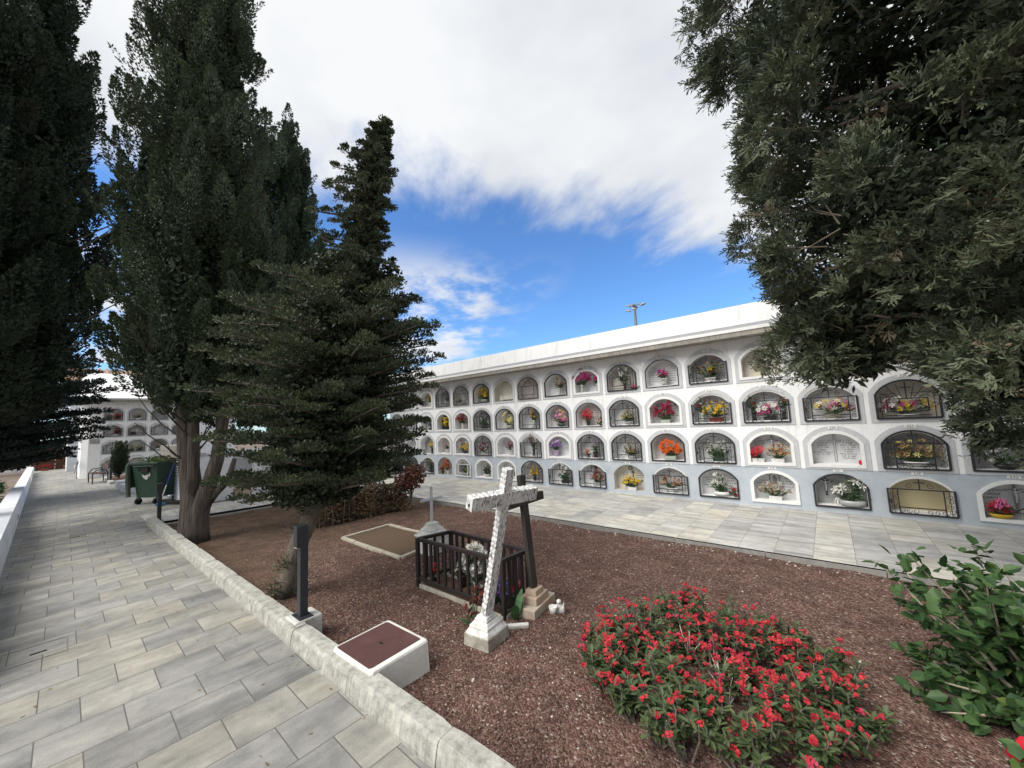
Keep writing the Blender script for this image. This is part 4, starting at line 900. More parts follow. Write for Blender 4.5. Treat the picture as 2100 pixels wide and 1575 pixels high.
o = empty('grave_cross', (7.0, -4.86, -.066), 0, 'dark brown wooden cross on a salmon coloured stepped pedestal', 'cross')
b = MB(); z = stepped(b, (0, 0, 0), [(.215, .40, .085, 1.0), (.165, .235, .060, .96), (.115, .15, .045, .92)], .13, 0); b.build('pedestal', M['terracotta'], o, bevel=.006)
sh = Vector((-.05, -.043, .998)).normalized(); br_ = Vector((.135, .99, .049)); P0 = Vector((-.01, 0, z - .02))
b = MB(); beam(b, P0, sh, br_, 1.03, .068, .05, 0, .002, 3, 30); b.build('shaft', M['darkwood'], o, bevel=.003)
cc = P0 + sh * .80 + Vector((.002, 0, 0)); br_ = (br_ - sh * br_.dot(sh)).normalized(); b = MB(); beam(b, cc - br_ * .245, br_, -sh, .49, .078, .058, 0, .002, 5, 20); b.build('crossbar', M['darkwood'], o, bevel=.003)

o = empty('grave_cross', (4.918, -4.375, -.066), 0, 'small slim silvery cross on a white stepped pedestal behind the grave railing', 'cross')
b = MB(); z = stepped(b, (0, 0, 0), [(.30, .32, .215, 1.0), (.335, .35, .022, 1.0), (.30, .315, .040, .80), (.225, .24, .030, .93), (.195, .205, .030, .80), (.145, .155, .045, .82)], .05); b.build('pedestal', M['stonewhite'], o, bevel=.005)
b = MB(); b.box((0, 0, z + .235), (.022, .034, .48)); b.build('shaft', M['smallcross'], o, bevel=.002); b = MB(); b.box((0.001, 0, z + .31), (.0245, .36, .034)); b.build('crossbar', M['smallcross'], o, bevel=.002)

# dark railing round a small grave
o = empty('grave_railing', (6.29, -5.0, -.066), 0, 'low dark wooden railing enclosing a small grave plot behind the white cross', 'railing')
A, B_, C_, D_ = [Vector(q) for q in ((5.69, -5.172, 0), (6.885, -5.155, 0), (6.915, -4.835, 0), (5.80, -4.80, 0))]
off = Vector((6.29, -5.0, 0)); H = .50
b = MB()
for p_ in (A, B_, C_, D_): q = p_ - off; pb = MB(); pb.box((q.x, q.y, .25), (.038, .038, .50)); pb.build('post', M['fence'], o, bevel=.003)
for (p_, q_, n) in ((A, B_, 11), (B_, C_, 4), (C_, D_, 11), (D_, A, 4)):
    p_ = p_ - off; q_ = q_ - off; d = (q_ - p_).normalized() * .019
    rb = MB(); rb.bar(p_ + d + Vector((0, 0, .488)), q_ - d + Vector((0, 0, .488)), .034, .036); rb.build('top_rail', M['fence'], o, bevel=.003)
    rb = MB(); rb.bar(p_ + d + Vector((0, 0, .088)), q_ - d + Vector((0, 0, .088)), .030, .032); rb.build('bottom_rail', M['fence'], o, bevel=.003)
    for i in range(1, n):
        e_ = p_.lerp(q_, i / n); bb_ = MB(); bb_.bar(e_ + Vector((0, 0, .1035)), e_ + Vector((0, 0, .4705)), .030, .018); bb_.build('baluster', M['fence'], o)
# soil and low stone edging inside
o = empty('grave_plot', (6.29, -5.0, -.07), 0, 'narrow stone edged grave bed of bare soil inside the dark railing', 'grave plot')
b = MB(); n = 14; vs = []
for i in range(n + 1):
    for j in range(5): vs.append((-.56 + 1.12 * i / n, -.13 + .27 * j / 4, .016 + rnd.uniform(0, .012)))
b.add(vs, [(i * 5 + j, (i + 1) * 5 + j, (i + 1) * 5 + j + 1, i * 5 + j + 1) for i in range(n) for j in range(4)]); b.build('soil', M['soil'], o)
b = MB(); b.box((0, -.165, .012), (1.2, .03, .045)); b.box((0, .172, .012), (1.2, .03, .045)); b.box((.607, 0, .012), (.03, .30, .045)); b.box((-.607, 0, .012), (.03, .30, .045)); b.build('edging', M['stonebase'], o, bevel=.004)
gz = -.05; G3 = 'flowers on the railed grave'
bouquet(6.42, -5.02, gz, [hd('mum', 'p_white', 26, 1.05), hd('rose', 'p_peach', 3, .9)], .24, .36, 'vase', 'pot_glass', label='large white bouquet in a glass vase inside the dark grave railing', group=G3, seed=5, dep=.1, rot=.6, ps=.9)
bouquet(6.12, -4.93, gz, [hd('rose', 'p_white', 9, .7), hd('small', 'p_pale', 5)], .15, .17, 'tall', 'pot_dark', label='small white flowers in a black pot inside the dark grave railing', group=G3, seed=6, dep=.07, rot=.5, green=1.6, ps=.95)
bouquet(5.83, -5.06, gz, [hd('poin', 'p_red', 6, .6)], .09, .13, 'tall', 'pot_dark', label='small red flowers at the near corner inside the grave railing', group=G3, seed=7, dep=.04, rot=.5, green=.8, ps=.7)
bouquet(6.78, -5.04, gz, [hd('small', 'p_violet', 22, 1.3), hd('small', 'p_blue', 26, 1.3)], .16, .24, 'box', 'pot_white', label='blue violet flowers in a white pot behind the white cross shaft', group=G3, seed=8, dep=.07, rot=.5, green=1.5, ps=.6)
bouquet(6.80, -4.88, gz, [hd('poin', 'p_crimson', 5, .7)], .12, .12, 'tall', 'pot_dark', label='dark red flowers in the corner beside the dark cross pedestal', group=G3, seed=9, dep=.05, rot=.5, ps=.6)
M['lily'] = foliage('broad_leaf', (.04, .10, .04), (.07, .16, .06), trans=.2, rough=.4, spec=.5)
def strappy(name, loc, n, L, Wd, mat, label, cat, seed, spread=.5, parent=None, tone=None):
    r = np.random.default_rng(seed); root = empty(name, loc, 0, label, cat); V_ = []; F_ = []; T_ = []; k0 = 0
    for i in range(n):
        a = r.uniform(0, 6.28); l = L * r.uniform(.6, 1.1); e = np.array([math.cos(a), math.sin(a), 0]); s_ = np.array([-e[1], e[0], 0]); sp_ = spread * r.uniform(.5, 1.3)
        m = 6
        for j in range(m + 1):
            q = j / m; p = e * (l * sp_ * q + .01) + np.array([0, 0, l * (q - .55 * sp_ * q * q)]); w_ = Wd * math.sin(PI * min(.12 + q * .88, .995)) * .5
            V_ += [p - s_ * w_ + np.array([0, 0, w_ * .3]), p + s_ * w_ + np.array([0, 0, w_ * .3])]
        for j in range(m): F_.append((k0 + 2 * j, k0 + 2 * j + 1, k0 + 2 * j + 3, k0 + 2 * j + 2)); T_.append(r.random() if tone is None else tone)
        k0 += 2 * (m + 1)
    np_mesh('leaves', V_, F_, mat, root, T_, True); return root
M['redstrap'] = foliage('red_green_straps', (.10, .02, .02), (.13, .035, .025), (.20, .30, .08), trans=.2)
strappy('potted_lily', (6.98, -5.12, -.06), 4, .26, .075, M['lily'], 'single broad green leaf plant between the white cross and the railing', 'plant', 12, .55)
o = strappy('wilted_plant', (6.80, -5.42, -.065), 7, .24, .035, M['lily'], 'wilting plant with dark red leaves beside the white cross pedestal', 'plant', 21, .7)
V, F = leaf6(rng.normal(0, .035, (22, 3)) * [1, 1, .2] + [0, 0, .24] + rng.uniform(-.1, .08, (22, 1)) * [0, 0, 1], unit(rng.normal(size=(22, 3)) + [0, 0, -.2]), rng.uniform(.05, .09, 22), rng.uniform(.02, .035, 22), rvec(22))
np_mesh('red_leaves', V, F, M['redstrap'], o, np.tile(rng.uniform(0, .6, 22), 2))
b = MB()
for i in range(6): b.tube([(0, 0, 0), (rnd.uniform(-.03, .03), rnd.uniform(-.03, .03), .12), (rnd.uniform(-.09, .09), rnd.uniform(-.07, .07), rnd.uniform(.20, .32))], [.005, .004, .002], 5)
b.build('stems', M['limb'], o)
# angel figurine with a little white pot
o = empty('angel_figurine', (7.20, -4.80, -.062), .4, 'small white kneeling angel figurine holding a pot beside the dark cross', 'figurine')
b = MB(); b.lathe((-.03, -.04, 0), [(.028, 0), (.033, .03), (.040, .065), (.034, .065), (.028, .045)], 14); b.build('pot', M['stonewhite'], o, smooth=True)
b = MB(); b.tube([(.035, 0, .002), (.035, 0, .02), (.032, 0, .045), (.026, -.008, .065), (.024, -.01, .078)], [.034, .036, .026, .018, .010], 10)
b.lathe((.020, -.014, .076), [(.008, 0), (.019, .010), (.022, .022), (.017, .034), (.006, .040)], 12)
for sx in (-1, 1):
    b.tube([(.028, sx * .018, .06), (.004, sx * .024, .05), (-.012, sx * .012, .056)], [.008, .007, .006], 7); b.tube([(.02, sx * .018, .008), (-.004, sx * .022, .010), (-.02, sx * .02, .006)], [.014, .012, .008], 8)
b.build('angel_body', M['stonewhite'], o, smooth=True)
b = MB()
for sx in (-1, 1):
    for i in range(5): b.tube([(.045, sx * .006, .055), (.060, sx * (.015 + .008 * i), .075 - .008 * i), (.062, sx * (.02 + .010 * i), .062 - .012 * i)], [.007, .006, .002], 6)
b.build('wings', M['stonewhite'], o, smooth=True)
# low stone border of an empty grave
o = empty('grave_border', (4.03, -4.39, -.066), 0, 'low rectangle of pale edging stones round a bare grave left of the railing', 'grave border')
cs = [Vector(q) for q in ((-.755, -.42, 0), (.80, -.42, 0), (.68, .41, 0), (-.79, .41, 0))]
for i in range(4):
    a, c_ = cs[i], cs[(i + 1) % 4]; L = (c_ - a).length; n = max(2, int(L / .35)); b = MB()
    for j in range(n):
        p_ = a.lerp(c_, (j + .01) / n); q_ = a.lerp(c_, (j + .985) / n); dz = rnd.uniform(-.004, .004); b.bar(p_ + Vector((0, 0, .012 + dz)), q_ + Vector((0, 0, .012 + dz)), .055, .055)
    b.build('border_stone', M['sandstone'], o, bevel=.006)
b = MB(); n = 10; vs = []
for i in range(n + 1):
    for j in range(n + 1):
        u, v_ = i / n, j / n; p_ = cs[0].lerp(cs[1], u).lerp(cs[3].lerp(cs[2], u), v_); vs.append((p_.x, p_.y, .014 + rnd.uniform(-.004, .01)))
b.add(vs, [(i * (n + 1) + j, (i + 1) * (n + 1) + j, (i + 1) * (n + 1) + j + 1, i * (n + 1) + j + 1) for i in range(n) for j in range(n)]); M['needle_soil'] = surf('needle_litter', (.15, .10, .062), (.085, .058, .038), .95, scale=60, bump=1.0, bscale=110, detail=6); b.build('soil', M['needle_soil'], o, smooth=True)

# white inspection box with a rusty cover
o = empty('inspection_box', (6.655, -6.195, -.08), .02, 'whitewashed masonry box with a rusty brown steel cover beside the kerb', 'inspection box')
b = MB(); nx_ = 16; hw_, hd_, zt_ = .245, .222, .222
def rr_pts(hx, hy, r, n=6):
    out_ = []
    for (sx, sy, a0) in ((1, 1, 0), (-1, 1, PI / 2), (-1, -1, PI), (1, -1, 1.5 * PI)):
        for i in range(n + 1):
            a = a0 + PI / 2 * i / n; out_.append((sx * (hx - r) + r * math.cos(a), sy * (hy - r) + r * math.sin(a)))
    return out_
rings = [(rr_pts(hw_ + .012, hd_ + .006, .02), -.02), (rr_pts(hw_ + .004, hd_ + .002, .02), .10), (rr_pts(hw_, hd_, .022), .208), (rr_pts(hw_ - .005, hd_ - .005, .022), .218), (rr_pts(hw_ - .015, hd_ - .015, .022), zt_), ([(x - .012, y - .004) for x, y in rr_pts(hw_ - .033, hd_ - .018, .02)], zt_), ([(x - .012, y - .004) for x, y in rr_pts(hw_ - .037, hd_ - .021, .02)], zt_ - .012)]
vs = [(x + rnd.uniform(-.002, .002), y + rnd.uniform(-.002, .002), z) for pts, z in rings for x, y in pts]; n = len(rings[0][0])
b.add(vs, [(i * n + k_, i * n + (k_ + 1) % n, (i + 1) * n + (k_ + 1) % n, (i + 1) * n + k_) for i in range(len(rings) - 1) for k_ in range(n)] + [tuple((len(rings) - 1) * n + k_ for k_ in range(n))]); b.build('box', M['whitebox'], o, smooth=False)
mc, tcv, bcv, ocv = nt('ribbed_rusty_steel'); P = coords(tcv)
nn = N(tcv, 'ShaderNodeTexNoise', Scale=7, Detail=7, Roughness=.7); tcv.links.new(P, nn.inputs['Vector']); r_c = ramp(tcv, [(.3, (.060, .026, .023)), (.6, (.095, .040, .034)), (.76, (.15, .065, .04))]); tcv.links.new(nn.outputs[0], r_c.inputs[0])
nd = N(tcv, 'ShaderNodeTexNoise', Scale=13, Detail=4); tcv.links.new(P, nd.inputs['Vector']); r_d = ramp(tcv, [(.705, (0, 0, 0)), (.74, (1, 1, 1))]); tcv.links.new(nd.outputs[0], r_d.inputs[0])
tcv.links.new(mixc(tcv, r_c.outputs[0], (.42, .36, .30), r_d.outputs[0]), bcv.inputs['Base Color']); bcv.inputs['Roughness'].default_value = .6
wv = N(tcv, 'ShaderNodeTexChecker', Scale=130); tcv.links.new(P, wv.inputs['Vector']); bpc = N(tcv, 'ShaderNodeBump', Strength=.35, Distance=.002); tcv.links.new(wv.outputs['Fac'], bpc.inputs['Height']); tcv.links.new(bpc.outputs[0], bcv.inputs['Normal'])
b = MB(); pts = [(x - .012, y - .004) for x, y in rr_pts(hw_ - .038, hd_ - .022, .02)]; vs = [(x, y, zt_ - .014) for x, y in pts] + [(x, y, zt_ - .004) for x, y in pts] + [(x * .985, y * .985, zt_ - .001) for x, y in pts]; n = len(pts)
b.add(vs, [(i * n + k_, i * n + (k_ + 1) % n, (i + 1) * n + (k_ + 1) % n, (i + 1) * n + k_) for i in range(2) for k_ in range(n)] + [tuple(2 * n + k_ for k_ in range(n))]); cv = b.build('cover', mc, o)
b = MB(); b.box((0, 0, zt_ + .0005), (.035, .012, .003)); b.build('lifting_slot', M['dark'], cv)

# bollard lights
def bollard(loc, label, first=None):
    if first:
        r_ = first.copy(); COL.objects.link(r_); r_.location = loc; r_['label'] = label
        for ch in first.children:
            c_ = ch.copy(); COL.objects.link(c_); c_.parent = r_
        return r_
    o = empty('bollard_light', loc, 0, label, 'bollard light', 'black bollard lights along the path')
    b = MB(); b.box((0, 0, .004), (.165, .108, .008)); b.build('base_plate', M['bollard'], o, bevel=.002)
    b = MB(); b.box((0, 0, .30), (.066, .062, .584)); b.build('post', M['bollard'], o, bevel=.003)
    b = MB(); b.box((0, -.014, .640), (.072, .092, .172)); b.build('head', M['bollard'], o, bevel=.004)
    b = MB(); b.box((0, -.046, .5525), (.05, .024, .003)); b.build('lens', M['plate'], o)
    return o
o = empty('footing_block', (5.722, -6.336, -.10), .02, 'mossy concrete footing block under the nearest black bollard', 'concrete block')
b = MB(); b.box((0, 0, .115), (.212, .214, .23)); b.build('block', M['blockc'], o, bevel=.012)
bol = bollard((5.732, -6.350, .1301), 'black bollard light on a mossy concrete block, nearest to the camera')
bollard((-1.106, -6.335, .0), 'black bollard light at the far end of the kerb beside the cypress trunk', bol)
bollard((-11.85, -6.30, .0), 'black bollard light beside the far bench', bol)
# paver-filled drain covers in the path
o = empty('drain_cover', (4.235, -7.745, .0), -.01, 'rectangular paver filled drain cover at the left edge of the path', 'drain cover')
b = MB()
for (c_, d_) in (((0, -.165, .002), (.338, .008, .004)), ((0, .165, .002), (.338, .008, .004)), ((-.165, 0, .002), (.008, .318, .004)), ((.165, 0, .002), (.008, .318, .004))): b.box(c_, d_)
b.build('frame', M['soffit'], o); b = MB(); b.box((.02, .02, .003), (.014, .085, .004)); b.build('lifting_slot', M['dark'], o)
o = empty('drain_cover', (-.90, -7.425, .0), 0, 'small paver filled drain cover further along the path', 'drain cover')
b = MB()
for (c_, d_) in (((0, -.165, .002), (.338, .008, .004)), ((0, .165, .002), (.338, .008, .004)), ((-.165, 0, .002), (.008, .316, .004)), ((.165, 0, .002), (.008, .316, .004))): b.box(c_, d_)
b.build('frame', M['soffit'], o); b = MB(); b.box((0, 0, .003), (.02, .12, .004)); b.build('lifting_slot', M['dark'], o)
# loose stones and a brick end
for (x, y, s_, lab, m_) in ((7.22, -5.86, .036, 'flat pale stone on the gravel in front of the inspection box', 'sandstone'), (6.73, -5.92, .07, 'terracotta brick end at the foot of the inspection box', 'terracotta'), (8.93, -5.45, .06, 'flat tan stone among the red blossoms', 'sandstone')):
    o = empty('loose_stone', (x, y, bedz(x, y)), rnd.uniform(0, 3), lab, 'stone'); b = MB()
    for i in range(1):
        vs = []; a0 = rnd.uniform(0, 6)
        for zz_, q in ((0, 1), (s_ * .28, .8)):
            for k_ in range(7): a = a0 + 2 * PI * k_ / 7; vs.append((i * s_ * 1.5 + q * s_ * .5 * math.cos(a) * rnd.uniform(.8, 1.3), q * s_ * .34 * math.sin(a) * rnd.uniform(.8, 1.2), zz_))
        b.add(vs, [(k_, (k_ + 1) % 7, 7 + (k_ + 1) % 7, 7 + k_) for k_ in range(7)] + [tuple(range(7, 14))])
    b.build('stone', M[m_], o)

# ------------------------------------------------------------------ low wall, enclosure, bin and the far end of the path
o = empty('low_wall', (0, 0, 0), 0, 'low whitewashed wall along the left side of the path', 'wall')
def wally(x): return -8.093 + .011 * x
b = MB()
for (xa, xb_, zt2) in ((-8.3, 4.5, .425), (-24, -8.303, .33)):
    b.add([(x, wally(x) - dy, z) for x in (xa, xb_) for dy, z in ((-.006, -.05), (0, .25), (.022, zt2), (.24, zt2), (.25, -.05))], [(0, 1, 6, 5), (1, 2, 7, 6), (2, 3, 8, 7), (3, 4, 9, 8), (0, 4, 3, 2, 1), (5, 6, 7, 8, 9)])
M['wallpaint'] = surf('low_wall_paint', (.74, .76, .80), (.66, .68, .73), .7, scale=3, bump=.4, bscale=30, c3=(.56, .57, .58), s3=2)
b.build('masonry', M['wallpaint'], o); b = MB(); b.box((-3.83, wally(-3.83) + .003, .13), (.14, .008, .10)); b.build('vent', M['dark'], o)

o = empty('louvre_enclosure', (-3.9, -4.3, 0), 0, 'white enclosure with louvred panels and concrete cap behind the cypress trunk', 'enclosure')
b = MB()
ex0, ex1, ey0, ey1, eh = -1.6, 1.38, -1.42, 1.9, 1.10
b.box((ex1 - .06, -.95, eh / 2), (.12, .94, eh)); b.box((ex1 - .06, .03, eh / 2), (.12, .14, eh)); b.box((ex1 - .06, 1.75, eh / 2), (.12, .12, eh)); b.box((ex1 - .061, .895, .03), (.10, 1.59, .06)); b.box((ex1 - .2, ey0 + .06, eh / 2), (.28, .10, eh))
b3 = MB(); b3.box((ex0, .2, eh / 2), (.1, 3.2, eh)); b3.box((ex0 + .1, ey0 + .05, eh / 2), (.12, .12, eh)); b3.build('corner_wall', M['wallpaint'], o)
b.build('wall', M['wallpaint'], o, bevel=.004)
b = MB()
for i in range(17): b.box((-.2, ey0 + .045, .07 + .062 * i), (2.46, .07, .010), M=Matrix.Rotation(.55, 3, 'X'))
b.build('louvre_panel', M['louvre'], o)
b = MB()
for s0, s1 in ((.11, .88), (.92, 1.68)):
    for i in range(16): b.box((ex1 - .05, (s0 + s1) / 2, .09 + .062 * i), (.06, s1 - s0 - .06, .012), M=Matrix.Rotation(-.55, 3, 'Y'))
    for yy in (s0, s1 - .04): b.box((ex1 - .055, yy + .02, .56), (.055, .05, 1.0))
b.build('louvre_gate', M['louvre'], o)
b = MB()
for i in range(4):
    for j in range(2): b.box((ex0 + .42 + i * .745, ey0 + .10, eh + .075 + .15 * j), (.735, .34, .145))
b.build('concrete_cap', M['concrete'], o, bevel=.006); b = MB(); b.box((ex1 - .15, .3, eh + .04), (.34, 2.6, .08)); b.build('white_cap', M['wallpaint'], o)

o = empty('waste_container', (-4.05, -5.98, 0), math.radians(33), 'dark green wheeled waste container filled with cut branches', 'waste container')
b = MB()
vs = [(-.29, -.26, .16), (.29, -.26, .16), (.29, .26, .16), (-.29, .26, .16), (-.36, -.35, .98), (.36, -.35, .98), (.36, .35, .98), (-.36, .35, .98)]
b.add(vs, [(0, 3, 2, 1), (0, 1, 5, 4), (1, 2, 6, 5), (2, 3, 7, 6), (3, 0, 4, 7)])
for (c_, d_) in (((0, -.352, 1.0), (.78, .05, .06)), ((0, .352, 1.0), (.78, .05, .06)), ((-.37, 0, 1.0), (.05, .66, .06)), ((.37, 0, 1.0), (.05, .66, .06))): b.box(c_, d_)
b.box((0, -.365, .935), (.60, .03, .03)); b.build('body', M['bin'], o, bevel=.012)
for (x, y) in ((-.26, -.24), (.24, -.24), (-.26, .24), (.24, .24)):
    wb = MB(); wb.tube([(x - .025, y, .075), (x + .025, y, .075)], .074, 16); wh = wb.build('wheel', M['rubber'], o); fb_ = MB(); fb_.box((x, y, .135), (.05, .07, .08)); fb_.build('fork', M['steel'], wh)
b = MB(); b.box((-.43, 0, .72), (.045, .74, .62), M=Matrix.Rotation(-.10, 3, 'Y')); b.box((-.50, 0, .70), (.05, .66, .50), M=Matrix.Rotation(-.12, 3, 'Y')); b.build('lid', M['bin'], o, bevel=.01)
b = MB(); b.tube([(-.40, -.36, .20), (-.415, -.37, .55), (-.43, -.37, .95), (-.40, -.36, 1.02)], [.045, .05, .05, .03], 8); b.build('side_bracket', M['bin2'], o)
b = MB(); pts = rr_pts(.13, .06, .05); b.add([(x, -.361 + (y + .06) * .0 - .004, .86 + y) for x, y in pts], [tuple(range(len(pts)))]); b.tube([(x, -.366, .86 + y) for x, y in pts] + [(pts[0][0], -.366, .86 + pts[0][1])], .008, 5, cap=False); b.build('hand_hole', M['rubber'], o)
sv_ = [(-.10, .74), (-.02, .70), (.02, .715), (.10, .74), (.115, .77), (.13, .77), (.13, .69), (.08, .68), (.05, .62), (.0, .60), (-.04, .63), (-.085, .67)]
b = MB(); b.add([(x + .02, -.352 + (.98 - z) * .11 - .006, z) for x, z in sv_], [tuple(range(len(sv_)))]); b.build('torn_sticker', M['label_white'], o)
o = tag(empty('garden_waste', (-4.05, -5.98, .95)), 'pile of cut green branches heaped in the waste container', 'garden waste')
n = 420; p = rng.uniform(-1, 1, (n, 3)) * [.3, .28, .10] + [0, 0, .06]; V, F = leaf4(p, unit(rng.normal(size=(n, 3)) + [0, 0, .5]), rng.uniform(.05, .12, n), .035)
M['wastefol'] = foliage('cut_branches', (.05, .09, .03), (.13, .17, .06)); np_mesh('branches', V, F, M['wastefol'], o, rng.random(n))
o = empty('mop', (-3.0, -6.05, 0), 0, 'blue handled mop with a blue head leaning beside the waste container', 'mop')
b = MB(); b.tube([(-.22, .0, .06), (-.02, .08, .50)], .011, 8); b.build('lower_handle', M['plate'], o); b = MB(); b.tube([(-.02, .08, .50), (.20, .17, 1.0)], .014, 8); b.build('handle', M['bluep'], o)
b = MB()
for i in range(26):
    a = rnd.uniform(0, 6.28); q = rnd.uniform(.04, .11); b.tube([(-.22, 0, .085), (-.22 + q * .7 * math.cos(a), q * .7 * math.sin(a), .07), (-.22 + q * math.cos(a), q * math.sin(a), .012)], [.010, .012, .010], 5)
b.build('mop_head', M['bluemop'], o)
o = empty('mop_bucket_tray', (-3.15, -5.75, 0), .5, 'black plastic tray on the paving behind the bollard', 'tray')
b = MB(); b.box((0, 0, .04), (.5, .18, .08), taper=.9); b.build('tray', M['rubber'], o, bevel=.01)

# far niche block facing the camera side
FR = {1: (2.400, 3.055, 2.455, 2.985, 3.03), 2: (1.700, 2.350, 1.750, 2.275, 2.33), 3: (.950, 1.610, 1.0, 1.535, 1.59), 4: (.08, .885, .14, .79, .86)}
FR[3] = (.955, 1.600, 1.005, 1.530, 1.585)
root2 = empty('burial_niche_building', (-15.44, -6.06, 0), PI / 2, 'far white burial niche block at the end of the path behind the waste container', 'burial niches')
blk2 = Block(root2, .765, .352, .29, FR, .93)
b1, b2 = MB(), MB()
for c in range(0, 4): face_rows(b1, b2, blk2, c)
b1.build('wall', M['white'], root2); b2.build('plinth', M['white'], root2)
b = MB()
b.add([(-.3825, 0, -.05), (-.3825, 0, 3.30), (-.72, 0, 3.30), (-.72, 0, -.05)], [(0, 1, 2, 3)]); b.add([(-.72, 0, -.05), (-.72, 0, 3.30), (-.92, .16, 3.30), (-.92, .16, -.05)], [(0, 1, 2, 3)]); b.add([(-.92, .16, -.05), (-.92, .16, 3.30), (-.92, 3, 3.30), (-.92, 3, -.05)], [(0, 1, 2, 3)])
b.build('end_pier', M['white'], root2)
b = MB(); b.box((.83, 1.2, 3.345), (3.95, 3.0, .09)); b.build('cornice_slab', M['concrete'], root2); b = MB(); b.box((.83, 1.2, 3.42), (3.97, 3.03, .06)); b.build('cornice_fillet', M['white2'], root2)
b = MB(); b.add([(-.95, -.1, 3.452), (2.75, -.1, 3.452), (2.75, 1.6, 4.75), (-.95, 1.6, 4.75), (-.95, 3.2, 3.452), (2.75, 3.2, 3.452)], [(0, 1, 2, 3), (3, 2, 5, 4), (0, 3, 4), (1, 5, 2)]); b.build('roof', M['white'], root2)
b = MB(); b.add([(2.6775, 0, -.05), (2.6775, 0, 3.30), (2.6775, 2.6, 3.30), (2.6775, 2.6, -.05)], [(3, 2, 1, 0)]); b.build('end_wall', M['white'], root2)
b = MB(); b.box((-.53, -.006, 1.565), (.30, .012, .21)); b.build('plaque', M['greymar'], root2)
sts = ['dark', 'dark', 'rect', 'rect', 'rect', 'dark', 'arc', 'open', 'dark']
for c in range(0, 4):
    for r in (1, 2, 3, 4): niche(blk2, c, r, ['dark', 'rect', 'dark', 'open'][r - 1] if c else ['dark', 'rect', 'rect', 'rect'][r - 1], rnd.choice(['marble', 'marble', 'greymar', 'pinkback']), str(97 + c * 4 + r), 4, seed=c * 9 + r)
def farfl(c, r, u, w, h, heads, pot, potc, label):
    bouquet(-15.44 - .10, -6.06 + c * .765 + u * .28, FR[r][2] + .033, heads, w, h, pot, potc, label=label, group='flowers in the far niche block', seed=c * 11 + r, rot=PI / 2)
farfl(0, 1, .45, .22, .28, [hd('poin', 'p_red', 8, 1.2), hd('small', 'p_green', 8, 2)], 'box', 'pot_red', 'red flowers at the right of the upper left niche of the far block')
farfl(0, 1, -.5, .20, .20, [hd('dried', 'p_rust', 8, 1.3)], 'box', 'pot_dark', 'dull brown flowers at the left of the upper left niche of the far block')
farfl(0, 2, .4, .26, .28, [hd('rose', 'p_crimson', 10, 1.3)], 'box', 'pot_white', 'crimson bouquet in the second row of the far block')
farfl(1, 1, .1, .40, .20, [hd('dried', 'p_gold', 10, 1.4), hd('rose', 'p_peach', 6)], 'box', 'pot_white', 'golden orange flowers in the top row of the far block')
farfl(1, 2, -.35, .28, .18, [hd('lily', 'p_white', 8, .9)], 'box', 'pot_dark', 'white flowers in the second row of the far block')
farfl(1, 3, -.5, .18, .22, [hd('small', 'p_yellow', 8, 1.6)], 'box', 'pot_dark', 'yellow green plant at the left of a third row niche in the far block')
farfl(1, 3, .4, .26, .22, [hd('rose', 'p_pale', 6), hd('small', 'p_brown', 6)], 'box', 'pot_dark', 'cream flowers at the right of a third row niche in the far block')
farfl(2, 3, .0, .26, .22, [hd('dried', 'p_peach', 8, 1.3)], 'box', 'pot_white', 'beige flowers of the far block seen past the enclosure cap')

o = empty('garden_bench', (-12.55, -6.60, 0), .05, 'metal framed bench with wooden slat seat before the far niche block', 'bench')
for sx in (-1, 1):
    b = MB(); b.tube([(sx * .55, -.18, 0), (sx * .55, -.19, .36), (sx * .55, -.10, .50), (sx * .55, .14, .52), (sx * .55, .20, .38), (sx * .55, .22, 0)], .018, 7); b.build('side_frame', M['iron'], o)
b = MB()
for i in range(4): b.box((0, -.17 + .10 * i, .37), (1.08, .075, .022))
b.build('seat', M['gate'], o)
b = MB()
for i in range(2): b.box((0, .21, .55 + .12 * i), (1.08, .02, .08))
b.build('backrest', M['gate'], o)
o = empty('flower_bed', (-12.6, -5.4, 0), 0, 'small kerbed flower bed with the little cypress before the far block', 'flower bed')
b = MB(); b.box((.1, -.92, .05), (3.0, .12, .10)); b.box((1.6, -.1, .05), (.12, 1.7, .10)); b.box((-1.4, -.1, .05), (.12, 1.5, .10)); b.build('border', M['kerb'], o); b = MB(); b.box((.1, -.05, .035), (2.9, 1.62, .07)); b.build('soil', M['soil'], o)
for (x, y, w_, d_, h_, lab) in ((-8.55, -6.2, .6, .35, .26, 'low white masonry block left of the waste container'), (-7.4, -6.15, .7, .35, .22, 'second low white block nearest the waste container')):
    o = empty('masonry_block', (x, y, 0), .1, lab, 'masonry block'); b = MB(); b.box((0, 0, h_ / 2), (w_, d_, h_)); b.box((0, 0, h_ + .012), (w_ + .03, d_ + .03, .026)); b.build('block', M['wallpaint'], o, bevel=.006)
o = empty('notice_board', (-12.9, -6.05, 0), 0, 'small grey notice board on a thin stake before the far block', 'sign')
b = MB(); b.tube([(0, 0, 0), (0, 0, .95)], .012, 6); b.build('stake', M['steel'], o); b = MB(); b.box((.014, 0, 1.04), (.012, .40, .26)); b.build('board', M['steel'], o)
o = empty('handrail', (-15.6, -6.95, 0), 0, 'curved grey steel handrail at the corner of the far block', 'handrail')
b = MB(); b.tube([(-2.2, -.12, .15), (-.3, -.1, .72), (.22, -.1, .80), (.32, -.1, .74), (.26, -.1, .66), (-.3, -.1, .55)], .022, 8); b.build('rail', M['steel'], o); b = MB(); b.tube([(-.35, -.1, 0), (-.35, -.1, .70)], .018, 8); b.build('support', M['steel'], o)
o = empty('stair_cheek', (-19.6, -7.0, 0), 0, 'sloping concrete cheek beside the steps at the end of the path', 'step wall')
